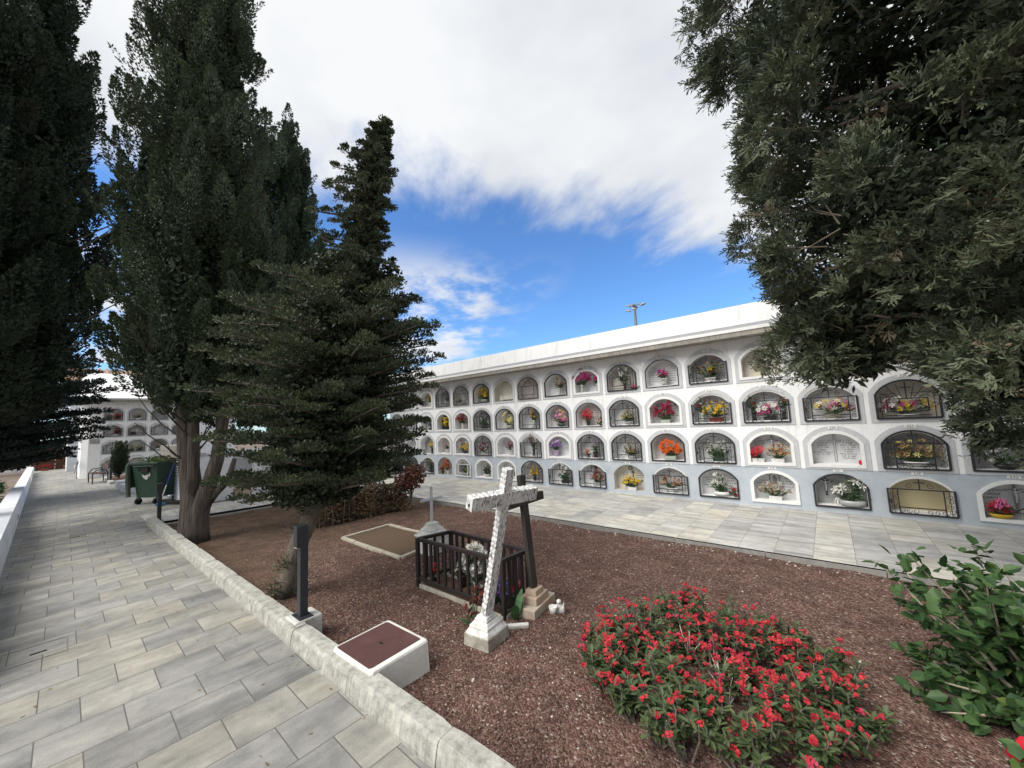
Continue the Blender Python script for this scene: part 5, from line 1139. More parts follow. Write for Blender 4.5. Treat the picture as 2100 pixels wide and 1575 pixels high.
b = MB(); b.add([(1.6, 0, 0), (1.6, .22, 0), (1.6, .22, .10), (1.6, 0, .10), (-2.2, 0, 0), (-2.2, .22, 0), (-2.2, .22, .35), (-2.2, 0, .35)], [(0, 1, 2, 3), (4, 7, 6, 5), (0, 3, 7, 4), (1, 5, 6, 2), (3, 2, 6, 7)]); b.build('cheek', M['kerb'], o)
# brown double gate
o = empty('entrance_gate', (-26.2, -7.65, 0), 0, 'brown wooden double gate with barred upper panels at the end of the path', 'gate')
for sx in (-1, 1):
    b = MB(); b.box((0, sx * .37, .42), (.05, .70, .80))
    for i in range(5): b.box((.03, sx * .37 - .28 + .14 * i, .42), (.02, .02, .78))
    for z_ in (.03, .80, 1.15, 1.62): b.box((.008, sx * .37, z_), (.07, .72, .055))
    for i in range(8): b.box((0, sx * .37 - .315 + .09 * i, 1.22), (.03, .028, .82))
    b.build('gate_leaf', M['gate'], o)
for yy in (-.80, .80): b = MB(); b.box((0, yy, .92), (.16, .14, 1.84)); b.build('gate_post', M['gate'], o)
b = MB(); b.box((.06, -.06, .98), (.01, .30, .12)); b.build('notice', M['plate'], o)
for (y, col_, lab) in ((-8.0, 'p_red', 'red flowers in a trough left in front of the brown gate'), (-7.15, 'p_peach', 'pink flowers in a pot at the right of the brown gate'), (-6.95, 'p_rust', 'terracotta pot of rusty leaves beside the brown gate')):
    bouquet(-25.4, y, .0, [hd('rose', col_, 12, 1.6)], .5 if y == -8.0 else .3, .28, 'box', 'pot_red', label=lab, cat='potted plant', group='pots before the brown gate', name='potted_plant', seed=int(-y * 10), rot=PI / 2, ps=1.6, dep=.12)
o = empty('tiled_house', (-24.5, -3.5, 0), 0, 'distant building with a brown tiled roof beyond the far niche block', 'house')
b = MB(); b.box((0, 0, 2.5), (4, 7.5, 5.0)); b.build('wall', M['wallpaint'], o)
b = MB(); b.add([(2.3, -4.0, 4.95), (2.3, 4.0, 4.95), (0, 4.0, 5.85), (0, -4.0, 5.85), (-2.3, -4, 4.95), (-2.3, 4, 4.95)], [(0, 1, 2, 3), (3, 2, 5, 4), (0, 3, 4), (1, 5, 2)])
for i in range(26): b.tube([(2.34, -3.9 + .31 * i, 4.98), (0, -3.9 + .31 * i, 5.89)], .07, 6)
b.build('roof', M['tile'], o)
o = empty('boundary_wall', (-27.0, -10.5, 0), 0, 'distant white garden wall beyond the low wall on the left', 'wall'); b = MB(); b.box((0, 0, .5), (.3, 3.2, 1.0)); b.box((0, 0, 1.02), (.36, 3.24, .06)); b.build('masonry', M['wallpaint'], o)
# floodlight mast behind the niche wall
o = empty('floodlight_mast', (3.26, 8.0, 0), 0, 'grey floodlight mast with four lamps rising behind the white niche wall', 'light mast')
b = MB(); b.tube([(0, 0, 0), (0, 0, 6.35)], [.09, .055], 12); b.build('pole', M['steel'], o); b = MB(); b.box((0, 0, 6.32), (.54, .06, .05)); b.box((0, 0, 6.26), (.08, .55, .07)); b.build('crossarm', M['steel'], o)
for (x, y, z_, a) in ((-.32, -.08, 6.10, .3), (.10, -.30, 6.08, .35), (.46, 0, 6.28, -.25), (-.36, .06, 6.36, .5)):
    b = MB(); b.box((x * .8, y, z_), (.21, .15, .07), M=Matrix.Rotation(a, 3, 'Y'), taper=.75); b.build('floodlight', M['steel'], o, bevel=.01)

# ------------------------------------------------------------------ trees
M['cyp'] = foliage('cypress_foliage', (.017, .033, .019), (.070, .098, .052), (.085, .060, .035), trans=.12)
M['cyp_dark'] = foliage('dark_cypress_foliage', (.011, .022, .014), (.040, .060, .035), (.06, .045, .03), trans=.10)  # darker green than the other cypress foliage
M['cyp_far'] = foliage('bluish_cypress_foliage', (.015, .032, .021), (.060, .094, .056), (.10, .065, .04), trans=.12)
M['juniper'] = foliage('juniper_foliage', (.018, .029, .017), (.088, .110, .060), (.14, .155, .078), trans=.15)
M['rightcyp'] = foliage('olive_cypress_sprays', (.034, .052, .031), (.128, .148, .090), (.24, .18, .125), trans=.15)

def plumes(B, base, axis, L, Rr, n, ll, lw, spread=.45, tone0=.5):
    "flame shaped tufts of scale foliage: base points, axes, lengths, radii (arrays)"
    m = len(base)
    idx = np.repeat(np.arange(m), n); N_ = m * n
    t = rng.random(N_) ** .85; a = axis[idx]; ref = np.where(np.abs(a[:, 2:3]) < .9, [[0, 0, 1.0]], [[1.0, 0, 0]])
    u = unit(np.cross(a, ref)); v = np.cross(a, u); ph = rng.uniform(0, 2 * PI, N_); rad = u * np.cos(ph)[:, None] + v * np.sin(ph)[:, None]
    prof = np.sin(PI * np.clip(t, 0.02, .98) ** .75) ** .8; q = np.sqrt(rng.uniform(.25, 1.0, N_))
    P = base[idx] + a * (L[idx] * t)[:, None] + rad * (Rr[idx] * prof * q)[:, None]
    D = unit(a * .75 + rad * spread + rvec(N_) * .42)
    V, F = leaf4(P, D, ll * rng.uniform(.6, 1.25, N_), lw * rng.uniform(.6, 1.3, N_))
    tone = np.clip(tone0 - .12 + .24 * t + rng.normal(0, .17, m)[idx] + rng.normal(0, .13, N_), 0, .95)
    dry = rng.random(m)[idx] < .035; tone = np.where(dry & (rng.random(N_) < .5), .99, tone)
    B.add(V, F, tone)

def cypress(name, loc, cols, label, mat, bark, npl, n, ll, lw, trunk, seed, group='cypress trees'):
    """cols: (dx, dy, z0, z1, rmax, share, apex) columns of upright plumes"""
    global rng; rng = np.random.default_rng(seed)
    o = empty(name, loc, 0, label, 'cypress tree', group); B = NP()
    tot = sum(c[5] for c in cols)
    for (dx, dy, z0, z1, rm, sh_, apex) in cols:
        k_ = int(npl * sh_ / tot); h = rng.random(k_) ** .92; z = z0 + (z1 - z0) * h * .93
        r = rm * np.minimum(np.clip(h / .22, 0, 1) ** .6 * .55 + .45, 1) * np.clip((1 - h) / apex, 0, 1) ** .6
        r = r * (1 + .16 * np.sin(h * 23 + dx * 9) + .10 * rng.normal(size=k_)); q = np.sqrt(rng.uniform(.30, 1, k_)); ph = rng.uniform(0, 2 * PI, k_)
        rad = np.stack([np.cos(ph), np.sin(ph), 0 * ph], 1)
        base = np.stack([dx + r * q * np.cos(ph), dy + r * q * np.sin(ph), z], 1)
        ax = unit(np.array([0, 0, 1.0]) + rad * (.16 + .30 * q[:, None] * (1 - h[:, None] * .6)) + rng.normal(0, .10, (k_, 3)))
        sc = rng.uniform(.6, 1.25, k_) * min(1.0, .55 + rm * .5)
        plumes(B, base, ax, .95 * sc, .17 * sc, n, ll, lw)
        # loose tips sticking out
        kt = k_ // 9; j = rng.integers(0, k_, kt); plumes(B, base[j] + rad[j] * .12, unit(ax[j] + rad[j] * .35), .75 * sc[j], .06 * sc[j], n // 5, ll, lw * .8)
        # inner leaves in darker tones, crown shade painted in
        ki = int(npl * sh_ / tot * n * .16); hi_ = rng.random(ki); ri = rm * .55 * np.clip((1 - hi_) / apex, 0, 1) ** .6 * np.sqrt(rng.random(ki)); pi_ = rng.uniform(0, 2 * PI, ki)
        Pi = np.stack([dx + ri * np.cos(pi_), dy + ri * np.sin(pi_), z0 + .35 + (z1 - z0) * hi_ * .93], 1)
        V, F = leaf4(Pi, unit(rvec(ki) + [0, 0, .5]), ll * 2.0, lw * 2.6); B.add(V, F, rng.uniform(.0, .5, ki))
    B.build('crown', mat, o)
    b = MB()
    for pts, rs, nn in trunk: b.tube(pts, rs, nn, cap=True, wob=.06)
    b.build('trunk', bark, o, smooth=True); return o

def branchy(b, n, z0, z1, L0, r0, cx=0, cy=0, seed=3, up_=.35, dirs=None):
    r = random.Random(seed)
    for i in range(n):
        a = r.uniform(0, 2 * PI) if dirs is None else r.uniform(*dirs); z = r.uniform(z0, z1); L = L0 * r.uniform(.5, 1.1); e = (math.cos(a), math.sin(a)); pts = []
        for j in range(5):
            q = j / 4; pts.append((cx + e[0] * L * q + r.uniform(-.04, .04), cy + e[1] * L * q + r.uniform(-.04, .04), z + L * up_ * q + .2 * L * q * q))
        b.tube(pts, [r0 * (1 - .2 * j) for j in range(5)], 5)

# the big multi-stemmed cypress beside the kerb
T1 = Vector((1.17, -6.235, -.07))
def stem(pts): return [Vector(p) for p in pts]
tr = [([(0, 0, -.05), (0, 0, .06), (0, 0, .3), (-.01, 0, .6), (-.05, -.03, .95), (-.11, -.07, 1.4), (-.18, -.12, 2.0), (-.22, -.16, 3.0), (-.2, -.2, 5)], [.255, .205, .18, .165, .145, .125, .11, .09, .06], 16),
      ([(.04, .03, -.02), (.05, .04, .2), (.08, .07, .5), (.17, .15, .85), (.27, .24, 1.3), (.33, .30, 2.0), (.36, .3, 3.2), (.35, .3, 6)], [.20, .17, .14, .115, .095, .08, .07, .05], 12),
      ([(.02, -.02, .6), (.05, -.02, 1.2), (.06, -.05, 2.2), (.05, -.05, 4)], [.11, .085, .075, .05], 9),
      ([(.08, .1, .5), (.22, .24, .75), (.42, .36, .95), (.5, .42, 1.3)], [.07, .06, .05, .03], 8)]
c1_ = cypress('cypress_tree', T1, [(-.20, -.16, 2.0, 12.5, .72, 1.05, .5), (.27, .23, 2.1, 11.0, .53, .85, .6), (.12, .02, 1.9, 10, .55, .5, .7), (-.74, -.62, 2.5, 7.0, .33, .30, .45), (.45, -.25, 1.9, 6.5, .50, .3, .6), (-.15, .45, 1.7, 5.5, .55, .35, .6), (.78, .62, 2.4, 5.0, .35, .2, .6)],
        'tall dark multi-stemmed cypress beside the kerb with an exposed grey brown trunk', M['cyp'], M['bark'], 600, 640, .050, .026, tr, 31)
b = MB(); branchy(b, 26, 1.1, 2.6, .95, .020, -.05, -.05, 5, .75); branchy(b, 10, 2.2, 3.6, .9, .018, 0, 0, 6, .6); b.build('dead_branches', M['bark'], c1_)
# cypress columns farther back
cypress('cypress_tree', (-4.25, -3.15, 0), [(-.55, -.45, 1.5, 12.0, .70, 1, .30), (.10, .08, 1.4, 12.6, .66, 1, .30), (.42, .38, 1.4, 11.2, .66, .8, .35)], 'blunt topped cypress standing behind the white enclosure', M['cyp_far'], M['bark'], 400, 430, .075, .036, [([(0, 0, 0), (0, 0, 9)], [.2, .05], 8)], 32)
cypress('cypress_tree', (-9.6, .35, 0), [(0, 0, 1.0, 11.3, .75, 1, .35)], 'distant cypress whose rounded tip shows between the nearer trees', M['cyp_far'], M['bark'], 110, 260, .15, .055, [([(0, 0, 0), (0, 0, 9)], [.2, .05], 8)], 33)
# dark trees left of the path, behind the low wall
tl = [([(0, 0, -.1), (0, 0, 1.2), (.05, .05, 4), (0, 0, 10)], [.30, .24, .18, .05], 10)]
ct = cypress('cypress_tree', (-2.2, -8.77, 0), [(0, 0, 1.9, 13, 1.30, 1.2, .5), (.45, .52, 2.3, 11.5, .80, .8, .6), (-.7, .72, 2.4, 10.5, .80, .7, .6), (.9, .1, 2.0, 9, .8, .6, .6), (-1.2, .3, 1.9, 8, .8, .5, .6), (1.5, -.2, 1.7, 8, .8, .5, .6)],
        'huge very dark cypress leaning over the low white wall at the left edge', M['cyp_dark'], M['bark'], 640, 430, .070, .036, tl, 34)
b = MB(); branchy(b, 22, 2.0, 8, 1.7, .03, 0, .2, 15, .7, (.2, 2.6)); b.build('limbs', M['limb'], ct)

def layered(name, loc, lean, envelope, label, mat, bark, seed, nbr, cl_n, leaf, trunk_r, cat='conifer tree', group=None, zt=5.5, depth=.85, cs=1.0, fill=3):
    """conifer with spreading layered boughs; envelope(h) -> (centre, left, right) along IR"""
    global rng; rng = np.random.default_rng(seed); r = random.Random(seed)
    o = empty(name, loc, 0, label, cat, group); B = NP(); b = MB(); C_ = []; D_ = []; S_ = []
    for i in range(nbr):
        h = (i + r.random()) / nbr; z = (1.16 + (zt - 1.16) * h ** 1.12) if zt < 6 else .95 + (zt - .95) * h
        c, l, rg = envelope(z); a = i * 2.399 + r.uniform(-.4, .4); ca = math.cos(a)
        half = (l + rg) / 2
        reach = math.sqrt((ca * (rg if ca > 0 else l)) ** 2 + (math.sin(a) * half * depth) ** 2) * (r.uniform(.82, 1.08) if z < 3.3 or zt > 6 else r.uniform(.75, 1.1) if z > 4.85 else r.uniform(.40, 1.15))
        tc_ = (.52 if z > 4.85 else .62) if (zt < 6 and z > 3.55) else 1.0
        e = Vector((IR[0] * ca + .64 * math.sin(a), IR[1] * ca - .77 * math.sin(a), 0)).normalized()
        p0 = Vector((IR[0] * c, IR[1] * c, z - .18)); sag = r.uniform(-.06, .10); pts = []
        m = max(3, int(reach / (.125 * cs)))
        for j in range(m + 1):
            q = j / m; side = Vector((-e.y, e.x, 0)) * (math.sin(q * 5 + i) * .03)
            p = p0 + e * (reach * q) + side + Vector((0, 0, reach * (.30 * q - .30 * q * q + .16 * q ** 3) + sag * q)); pts.append(p)
            if q > .22:
                wd = .05 + .15 * cs * math.sin(PI * min(q, .93)) * min(1, reach)
                for s_ in range(2 if q > .85 else 3):
                    C_.append(p + Vector((-e.y, e.x, 0)) * r.uniform(-wd, wd) * tc_ + Vector((0, 0, r.uniform(-.02, .035)))); D_.append(e * .55 + Vector((0, 0, .65))); S_.append(tc_ * r.uniform(.75, 1.2) * (.9 if q > .9 else 1.08))
        b.tube([pts[0], pts[m // 2], pts[-1]], [.022, .014, .005], 5)
    C_ = np.array(C_); D_ = unit(np.array(D_)); S_ = np.array(S_); k_ = len(C_)
    idx = np.repeat(np.arange(k_), cl_n); N_ = len(idx); dd = rvec(N_); dd[:, 2] = np.abs(dd[:, 2]) * .9 - .15
    P = C_[idx] + dd * (np.array([.10 * cs, .10 * cs, .080 * cs]) * S_[idx][:, None] * np.sqrt(rng.random(N_))[:, None])
    V, F = leaf4(P, unit(dd * .8 + D_[idx] * .7 + rvec(N_) * .35), leaf[0] * rng.uniform(.6, 1.3, N_), leaf[1] * rng.uniform(.7, 1.3, N_))
    B.add(V, F, np.clip(.42 + rng.normal(0, .17, k_)[idx] + rng.normal(0, .14, N_), 0, 1))
    # sparse inner leaves, darker tones paint shade round the trunk
    ki = int(k_ * fill * cl_n / 10); hh = .9 + (zt - 1.1) * rng.random(ki); env = np.array([envelope(z) for z in hh]); rr = (env[:, 1] + env[:, 2]) * .5 * np.where((hh > 3.5) & (zt < 6), .26, .5) * np.sqrt(rng.random(ki)); ph = rng.uniform(0, 2 * PI, ki)
    Pi = np.stack([IR[0] * env[:, 0] + rr * np.cos(ph), IR[1] * env[:, 0] + rr * np.sin(ph), hh + .05], 1); V, F = leaf4(Pi, unit(rvec(ki) * [1, 1, .5]), leaf[0] * 1.8, leaf[1] * 2.2); B.add(V, F, rng.uniform(0, .4, ki))
    B.build('crown', mat, o); b.build('boughs', M['limb'], o)
    t_ = MB(); zs_ = [-.05, .1, .5, 1.0, 1.6, 2.6, 3.8, zt - .2]
    t_.tube([(IR[0] * envelope(z)[0] if z > .3 else IR[0] * envelope(.3)[0] * z / .3, IR[1] * envelope(z)[0] if z > .3 else IR[1] * envelope(.3)[0] * max(z, 0) / .3, z) for z in zs_], [trunk_r * q for q in (1.25, 1.05, .95, .9, .75, .55, .35, .12)], 12, wob=.08)
    t_.build('trunk', bark, o, smooth=True); return o

def interp(tab, z):
    for (z0, *a), (z1, *b_) in zip(tab[:-1], tab[1:]):
        if z <= z1:
            q = max(0, min(1, (z - z0) / (z1 - z0))); return tuple(x + (y - x) * q for x, y in zip(a, b_))
    return tuple(tab[-1][1:])
# centre offset, reach to the left, reach to the right (metres) by height
JT = [(0, 0, .1, .1), (.5, .13, .3, .3), (1.0, .36, .95, .75), (1.3, .42, 1.08, 1.0), (1.8, .50, 1.18, 1.04), (2.4, .58, 1.24, 1.02), (2.9, .66, 1.24, .96), (3.1, .70, 1.05, .74), (3.3, .73, .80, .60), (3.42, .75, 1.30, .92), (3.55, .78, .50, .46), (4.0, .86, .46, .24), (4.5, .95, .66, .20), (4.85, 1.01, .50, .14), (5.1, 1.06, .22, .10), (5.35, 1.10, .08, .08)]
jun = layered('conifer_tree', (4.66, -6.10, -.07), None, lambda z: interp(JT, z), 'leaning conifer with dense layered boughs and a pointed top beside the small grave', M['juniper'], M['bark2'], 41, 230, 70, (.030, .018), .095, fill=2.2, zt=5.35)
# shoots sprouting from the leaning trunk
V_, F_ = [], []
P = []; D = []
for (z, off_, n) in ((.05, -.03, 60), (.10, .08, 60), (.33, .06, 70), (.70, .28, 60), (.85, .30, 60)):
    c = interp(JT, z)[0]
    for i in range(n): P.append((IR[0] * c + rng.normal(0, .05) + .02, IR[1] * c + rng.normal(0, .05) - .05, z + rng.normal(0, .03))); D.append((rng.normal(0, .8) - .2, rng.normal(0, .6) - .4, rng.uniform(-.1, .8)))
V, F = leaf4(np.array(P), unit(np.array(D)), rng.uniform(.06, .15, len(P)), .012); np_mesh('trunk_shoots', V, F, M['juniper'], jun, rng.random(len(P)))['kind'] = 'stuff'
# layered dark conifer on the left further down the path
CT = [(0, 0, .1, .1), (1.0, 0, 1.6, 2.1), (2.0, 0, 2.0, 2.6), (3.2, 0, 2.0, 2.7), (4.2, 0, 1.7, 1.9), (5.5, 0, 1.3, 1.3), (7, 0, .6, .6), (8, 0, .2, .2)]
M['conif_dark'] = foliage('dark_conifer_foliage', (.008, .016, .013), (.022, .034, .026), (.04, .05, .035), trans=.1)
layered('conifer_tree', (-8.6, -9.1, 0), None, lambda z: interp(CT, z), 'dark conifer with flat spreading boughs over the low wall in front of the far block', M['conif_dark'], M['bark'], 43, 250, 50, (.07, .042), .2, zt=7.5, cs=2.0, fill=2, depth=.95)

# small cypress in the far flower bed
cypress('cypress_tree', (-12.66, -6.02, 0), [(0, 0, .12, 1.10, .07, 1, .55)], 'small slim young cypress in the far flower bed', M['cyp'], M['bark'], 60, 260, .05, .025, [([(0, 0, 0), (0, 0, .8)], [.03, .015], 6)], 35)

# ------------------------------------------------------------------ overhanging cypress at the right
rng = np.random.default_rng(77)
o = empty('cypress_tree', (11.7, -3.6, -.05), 0, 'large spreading cypress overhanging the walkway at the right edge of the photo', 'cypress tree', 'cypress trees')
lobes = np.array([(10.28, -3.6, 1.74, .30, .32, .34), (10.05, -3.55, 5.55, 1.60, 1.4, 1.25), (10.05, -3.35, 4.25, 1.45, 1.3, 1.0), (10.15, -3.3, 3.25, 1.38, 1.25, .80), (10.05, -3.15, 2.50, 1.02, 1.0, .52), (10.45, -3.55, 1.80, .72, .70, .46), (9.36, -3.05, 2.12, .40, .38, .32), (9.62, -3.0, 2.36, .30, .35, .12),
                  (11.2, -3.7, 6.6, 2.5, 1.9, 1.4), (11.6, -3.8, 4.3, 1.6, 1.6, 2.0), (11.3, -3.7, 2.5, 1.2, 1.2, .9), (10.75, -4.15, 2.75, .75, .65, .42), (10.35, -4.25, 4.6, .75, .6, .42), (10.95, -3.9, 1.35, .65, .6, .40)])
off = np.array([11.7, -3.6, -.05]); n_c = 5200
area = lobes[:, 3] * lobes[:, 5]; area = area ** .8; n_p = 600; which = rng.choice(len(lobes), n_p, p=area / area.sum()); Lb = lobes[which]; pd = rvec(n_p)
pc = Lb[:, :3] + pd * Lb[:, 3:] * rng.uniform(.72, .98, n_p)[:, None]; pr = rng.uniform(.14, .30, n_p)
n_c = n_p * 14; pi_ = np.repeat(np.arange(n_p), 14); q_ = unit(rvec(n_c) + pd[pi_] * .75 + [0, 0, .25]); d = unit(q_ * .8 + pd[pi_] * .5)
ctr = pc[pi_] + q_ * pr[pi_][:, None] * rng.uniform(.75, 1.0, (n_c, 1)); ptone = rng.normal(0, .13, n_p)[pi_]
ins = np.zeros(n_c, bool)
for i, L_ in enumerate(lobes): ins |= ((((ctr - L_[:3]) / L_[3:]) ** 2).sum(1) < .50)
HOLES = [((9.75, -3.6, 4.35), (.42, 1.0, .32)), ((9.47, -3.7, 2.9), (.30, .9, .15)), ((10.0, -3.5, 3.75), (.34, 1.0, .20)), ((10.15, -3.5, 5.0), (.35, 1.0, .28))]
def inhole(P): return np.any([np.linalg.norm((P - np.array(c_)) / np.array(r_), axis=1) < 1 for c_, r_ in HOLES], axis=0)
hole_ = inhole(ctr)
keep = ~ins & ~hole_ & (ctr[:, 2] > .85); ctr, d, ptone = ctr[keep], d[keep], ptone[keep]; k_ = len(ctr)
# each clump: sprays fanning out of a twig tip; each spray: feathered scale twigs
ax = unit(d * [1, 1, .6] + [-.15, 0, .45] + rng.normal(0, .25, (k_, 3)))
ns = 14; idx = np.repeat(np.arange(k_), ns); N_ = len(idx); sb = ctr[idx] + rvec(N_) * .11 * rng.random((N_, 1)) ** .6; sa = unit(ax[idx] * .75 + rvec(N_) * .75)
sn = unit(np.cross(sa, rvec(N_))); ss = np.cross(sa, sn); SL = rng.uniform(.06, .15, N_)
B = NP(); tone = np.clip(.42 + ptone[idx] + rng.normal(0, .10, k_)[idx] + rng.normal(0, .13, N_), 0, .95); dry = (rng.random(k_) < .035)[idx]; tone = np.where(dry, .99, tone)
V, F = leaf4(sb, sa, SL * 1.05, .010, sn); B.add(V, F, tone)
for j in range(7):
    q = .18 + .72 * j / 6; sg = 1 if j % 2 else -1; p = sb + sa * (SL * q)[:, None]; dd = unit(sa * rng.uniform(.5, 1.1, (N_, 1)) + ss * (sg * rng.uniform(.3, .9, (N_, 1))) + sn * rng.normal(0, .35, (N_, 1))); l = SL * (.58 - .30 * q) * rng.uniform(.25, 1.3, N_)
    V, F = leaf4(p, dd, l, .0125, sn); B.add(V, F, tone)
    p2 = p + dd * (l * .5)[:, None]; V, F = leaf4(p2, unit(dd * .6 + sa * .7), l * .62, .010, sn); B.add(V, F, np.minimum(tone + .06, 1) if not dry.any() else tone)
# inner leaves of lower tone, the crown's inner shade put into colour
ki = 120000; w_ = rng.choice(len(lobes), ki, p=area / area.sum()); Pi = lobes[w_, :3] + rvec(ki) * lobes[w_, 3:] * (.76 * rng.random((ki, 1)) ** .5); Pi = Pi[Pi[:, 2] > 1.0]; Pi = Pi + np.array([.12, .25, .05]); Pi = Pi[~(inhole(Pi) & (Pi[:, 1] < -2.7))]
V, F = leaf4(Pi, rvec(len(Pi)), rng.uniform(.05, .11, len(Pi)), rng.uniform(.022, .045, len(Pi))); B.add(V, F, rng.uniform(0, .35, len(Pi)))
ki = 70000; w_ = rng.choice(len(lobes), ki, p=area / area.sum()); q_ = rvec(ki); q_[:, 1] = np.abs(q_[:, 1]) * .9 + .05; Pi = lobes[w_, :3] + q_ * lobes[w_, 3:] * .95 * rng.random((ki, 1)) ** .4; Pi = Pi[(Pi[:, 2] > 1.3) & (Pi[:, 1] > -3.1)]  # dark backing leaves added so the hollows look shaded, not open to sky
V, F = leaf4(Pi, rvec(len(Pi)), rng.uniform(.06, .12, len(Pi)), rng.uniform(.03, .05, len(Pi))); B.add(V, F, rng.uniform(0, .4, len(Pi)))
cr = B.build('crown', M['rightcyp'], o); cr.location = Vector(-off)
b = MB(); b.tube([(0, 0, -.05), (0, 0, .3), (-.03, 0, 1.2), (.02, 0, 3), (0, .05, 6)], [.42, .34, .30, .24, .10], 14, wob=.05); b.build('trunk', M['bark'], o, smooth=True)
r = random.Random(9); b = MB()
for L_ in list(lobes[1:6]) * 3 + list(lobes[8:]):
    tgt = Vector(L_[:3]) + Vector((r.uniform(-.4, .3) * L_[3], r.uniform(-.2, .6) * L_[4], r.uniform(-.4, .4) * L_[5])) - Vector(off)
    st_ = Vector((0, 0, max(.8, tgt.z - r.uniform(.3, 1.2)))); pts = []
    for j in range(7): q = j / 6; p = st_.lerp(tgt, q); pts.append(p + Vector((r.uniform(-.07, .07), r.uniform(-.07, .07), -.25 * math.sin(PI * q) + r.uniform(-.05, .05))))
    b.tube(pts, [.075 - .0095 * j for j in range(7)], 7)
    for s_ in range(3):
        p = pts[r.randint(3, 6)]; e = p + Vector((r.uniform(-.5, .1), r.uniform(-.4, .3), r.uniform(-.15, .35))); b.tube([p, p.lerp(e, .5) + Vector((0, 0, r.uniform(-.05, .05))), e], [.022, .015, .007], 5)
for p0, p1, p2, r0 in (((11.6, -3.3, 3.0), (10.6, -3.1, 4.0), (9.45, -3.0, 4.55), .06), ((11.6, -3.3, 3.4), (10.5, -2.9, 4.3), (9.5, -3.1, 4.3), .05), ((11.6, -3.4, 2.6), (10.5, -3.2, 2.75), (9.3, -3.3, 2.85), .05), ((11.6, -3.4, 2.9), (10.6, -3.1, 3.5), (9.8, -3.2, 3.75), .045), ((11.6, -3.3, 4.0), (10.7, -3.0, 4.8), (9.9, -3.1, 5.1), .05)):
    p0, p1, p2 = [Vector(q) - Vector(off) for q in (p0, p1, p2)]; pts = [p0.lerp(p1, q).lerp(p1.lerp(p2, q), q) + Vector((r.uniform(-.03, .03), r.uniform(-.03, .03), r.uniform(-.03, .03))) for q in np.linspace(0, 1, 8)]; b.tube(pts, [r0 * (1 - .09 * j) for j in range(8)], 7)
    for s_ in range(4): p = pts[r.randint(3, 7)]; e = p + Vector((r.uniform(-.4, .1), r.uniform(-.3, .1), r.uniform(-.2, .3))); b.tube([p, p.lerp(e, .5) + Vector((0, 0, r.uniform(-.05, .05))), e], [.016, .011, .005], 5)
b.build('limbs', M['limb'], o, smooth=True)
b = MB()
for i in range(520):
    j = r.randrange(k_); c = Vector(ctr[j]) - Vector(off); e = Vector(d[j]); st_ = c - e * r.uniform(.25, .5); en = c + e * r.uniform(-.05, .07) + Vector((r.uniform(-.06, .06), 0, r.uniform(-.06, .06)))
    b.tube([st_, st_.lerp(en, .5) + Vector((r.uniform(-.04, .04), r.uniform(-.04, .04), r.uniform(-.04, .04))), en], [.006, .0045, .0025], 4)
b.build('dry_twigs', M['twig'], o, kind='stuff')

# ------------------------------------------------------------------ shrubs
rng = np.random.default_rng(5)
M['redhedge'] = foliage('bronze_hedge_leaves', (.105, .110, .050), (.18, .105, .07), (.30, .07, .055), trans=.25)
def leafshrub(name, loc, P, Nn, L, W, mat, label, cat, group=None, stems=None, tone=None, bark='limb'):
    o = empty(name, loc, 0, label, cat, group); n = len(P); D = unit(rvec(n) * [1, 1, .6] + Nn * .6)
    V, F = leaf6(P, D, L * rng.uniform(.7, 1.25, n), W * rng.uniform(.75, 1.2, n), unit(Nn + rvec(n) * .5 + [0, 0, .5])); tn = rng.random(n) if tone is None else tone
    np_mesh('leaves', V, F, mat, o, np.concatenate([tn[:, None], tn[:, None]], 1).ravel() if False else np.tile(tn, 2) if False else np.repeat(tn, 1).repeat(2) if False else np.concatenate([tn, tn]))
    if stems: b = MB(); [b.tube(p_, r_, 5) for p_, r_ in stems]; b.build('stems', M[bark], o)
    return o
n = 5200; u = rng.uniform(-1, 1, n); v_ = rng.uniform(-1, 1, n); hz = rng.random(n) ** .8
Hh = .50 + .08 * np.sin(u * 6) + .16 * np.clip(u - .35, 0, 1); wdt = .20 + .05 * np.sin(u * 9 + 1)
P = np.stack([2.22 + .12 * u + v_ * wdt * (1 - .3 * hz), -3.95 + .93 * u + .02 * v_, -.06 + Hh * hz + .02], 1) - [2.22, -3.95, -.06]
tone = np.clip(.15 + .45 * hz + .25 * np.clip(u, 0, 1) + rng.normal(0, .2, n), 0, 1)
st = [([(.1 * math.cos(i * 2.4) + .05 * i / 30 * 0, -.9 + 1.8 * i / 45, 0), (.1 * math.cos(i * 2.4) + rnd.uniform(-.05, .05), -.9 + 1.8 * i / 45, .25), (.12 * math.cos(i * 2.4) + rnd.uniform(-.1, .1), -.9 + 1.8 * i / 45 + rnd.uniform(-.06, .06), .48)], [.010, .008, .004]) for i in range(46)]
leafshrub('hedge', (2.22, -3.95, -.06), P, np.stack([v_, 0 * v_, hz], 1), .062, .036, M['redhedge'], 'low bronze and olive leaved hedge behind the leaning conifer trunk', 'hedge', stems=st, tone=tone)
n = 620; q = rvec(n) * rng.random((n, 1)) ** .4; P = q * [.26, .30, .26] + [0, 0, .66]; 
leafshrub('red_leaved_shrub', (2.55, -3.05, -.06), P, q, .085, .055, foliage('bright_red_leaves', (.10, .07, .045), (.19, .075, .06), (.32, .06, .075), trans=.3), 'taller shrub with bright red leaves at the right end of the hedge', 'shrub', stems=[([(0, 0, 0), (rnd.uniform(-.05, .05), rnd.uniform(-.05, .05), .3), (rnd.uniform(-.18, .18), rnd.uniform(-.2, .2), .8)], [.014, .010, .004]) for i in range(8)])
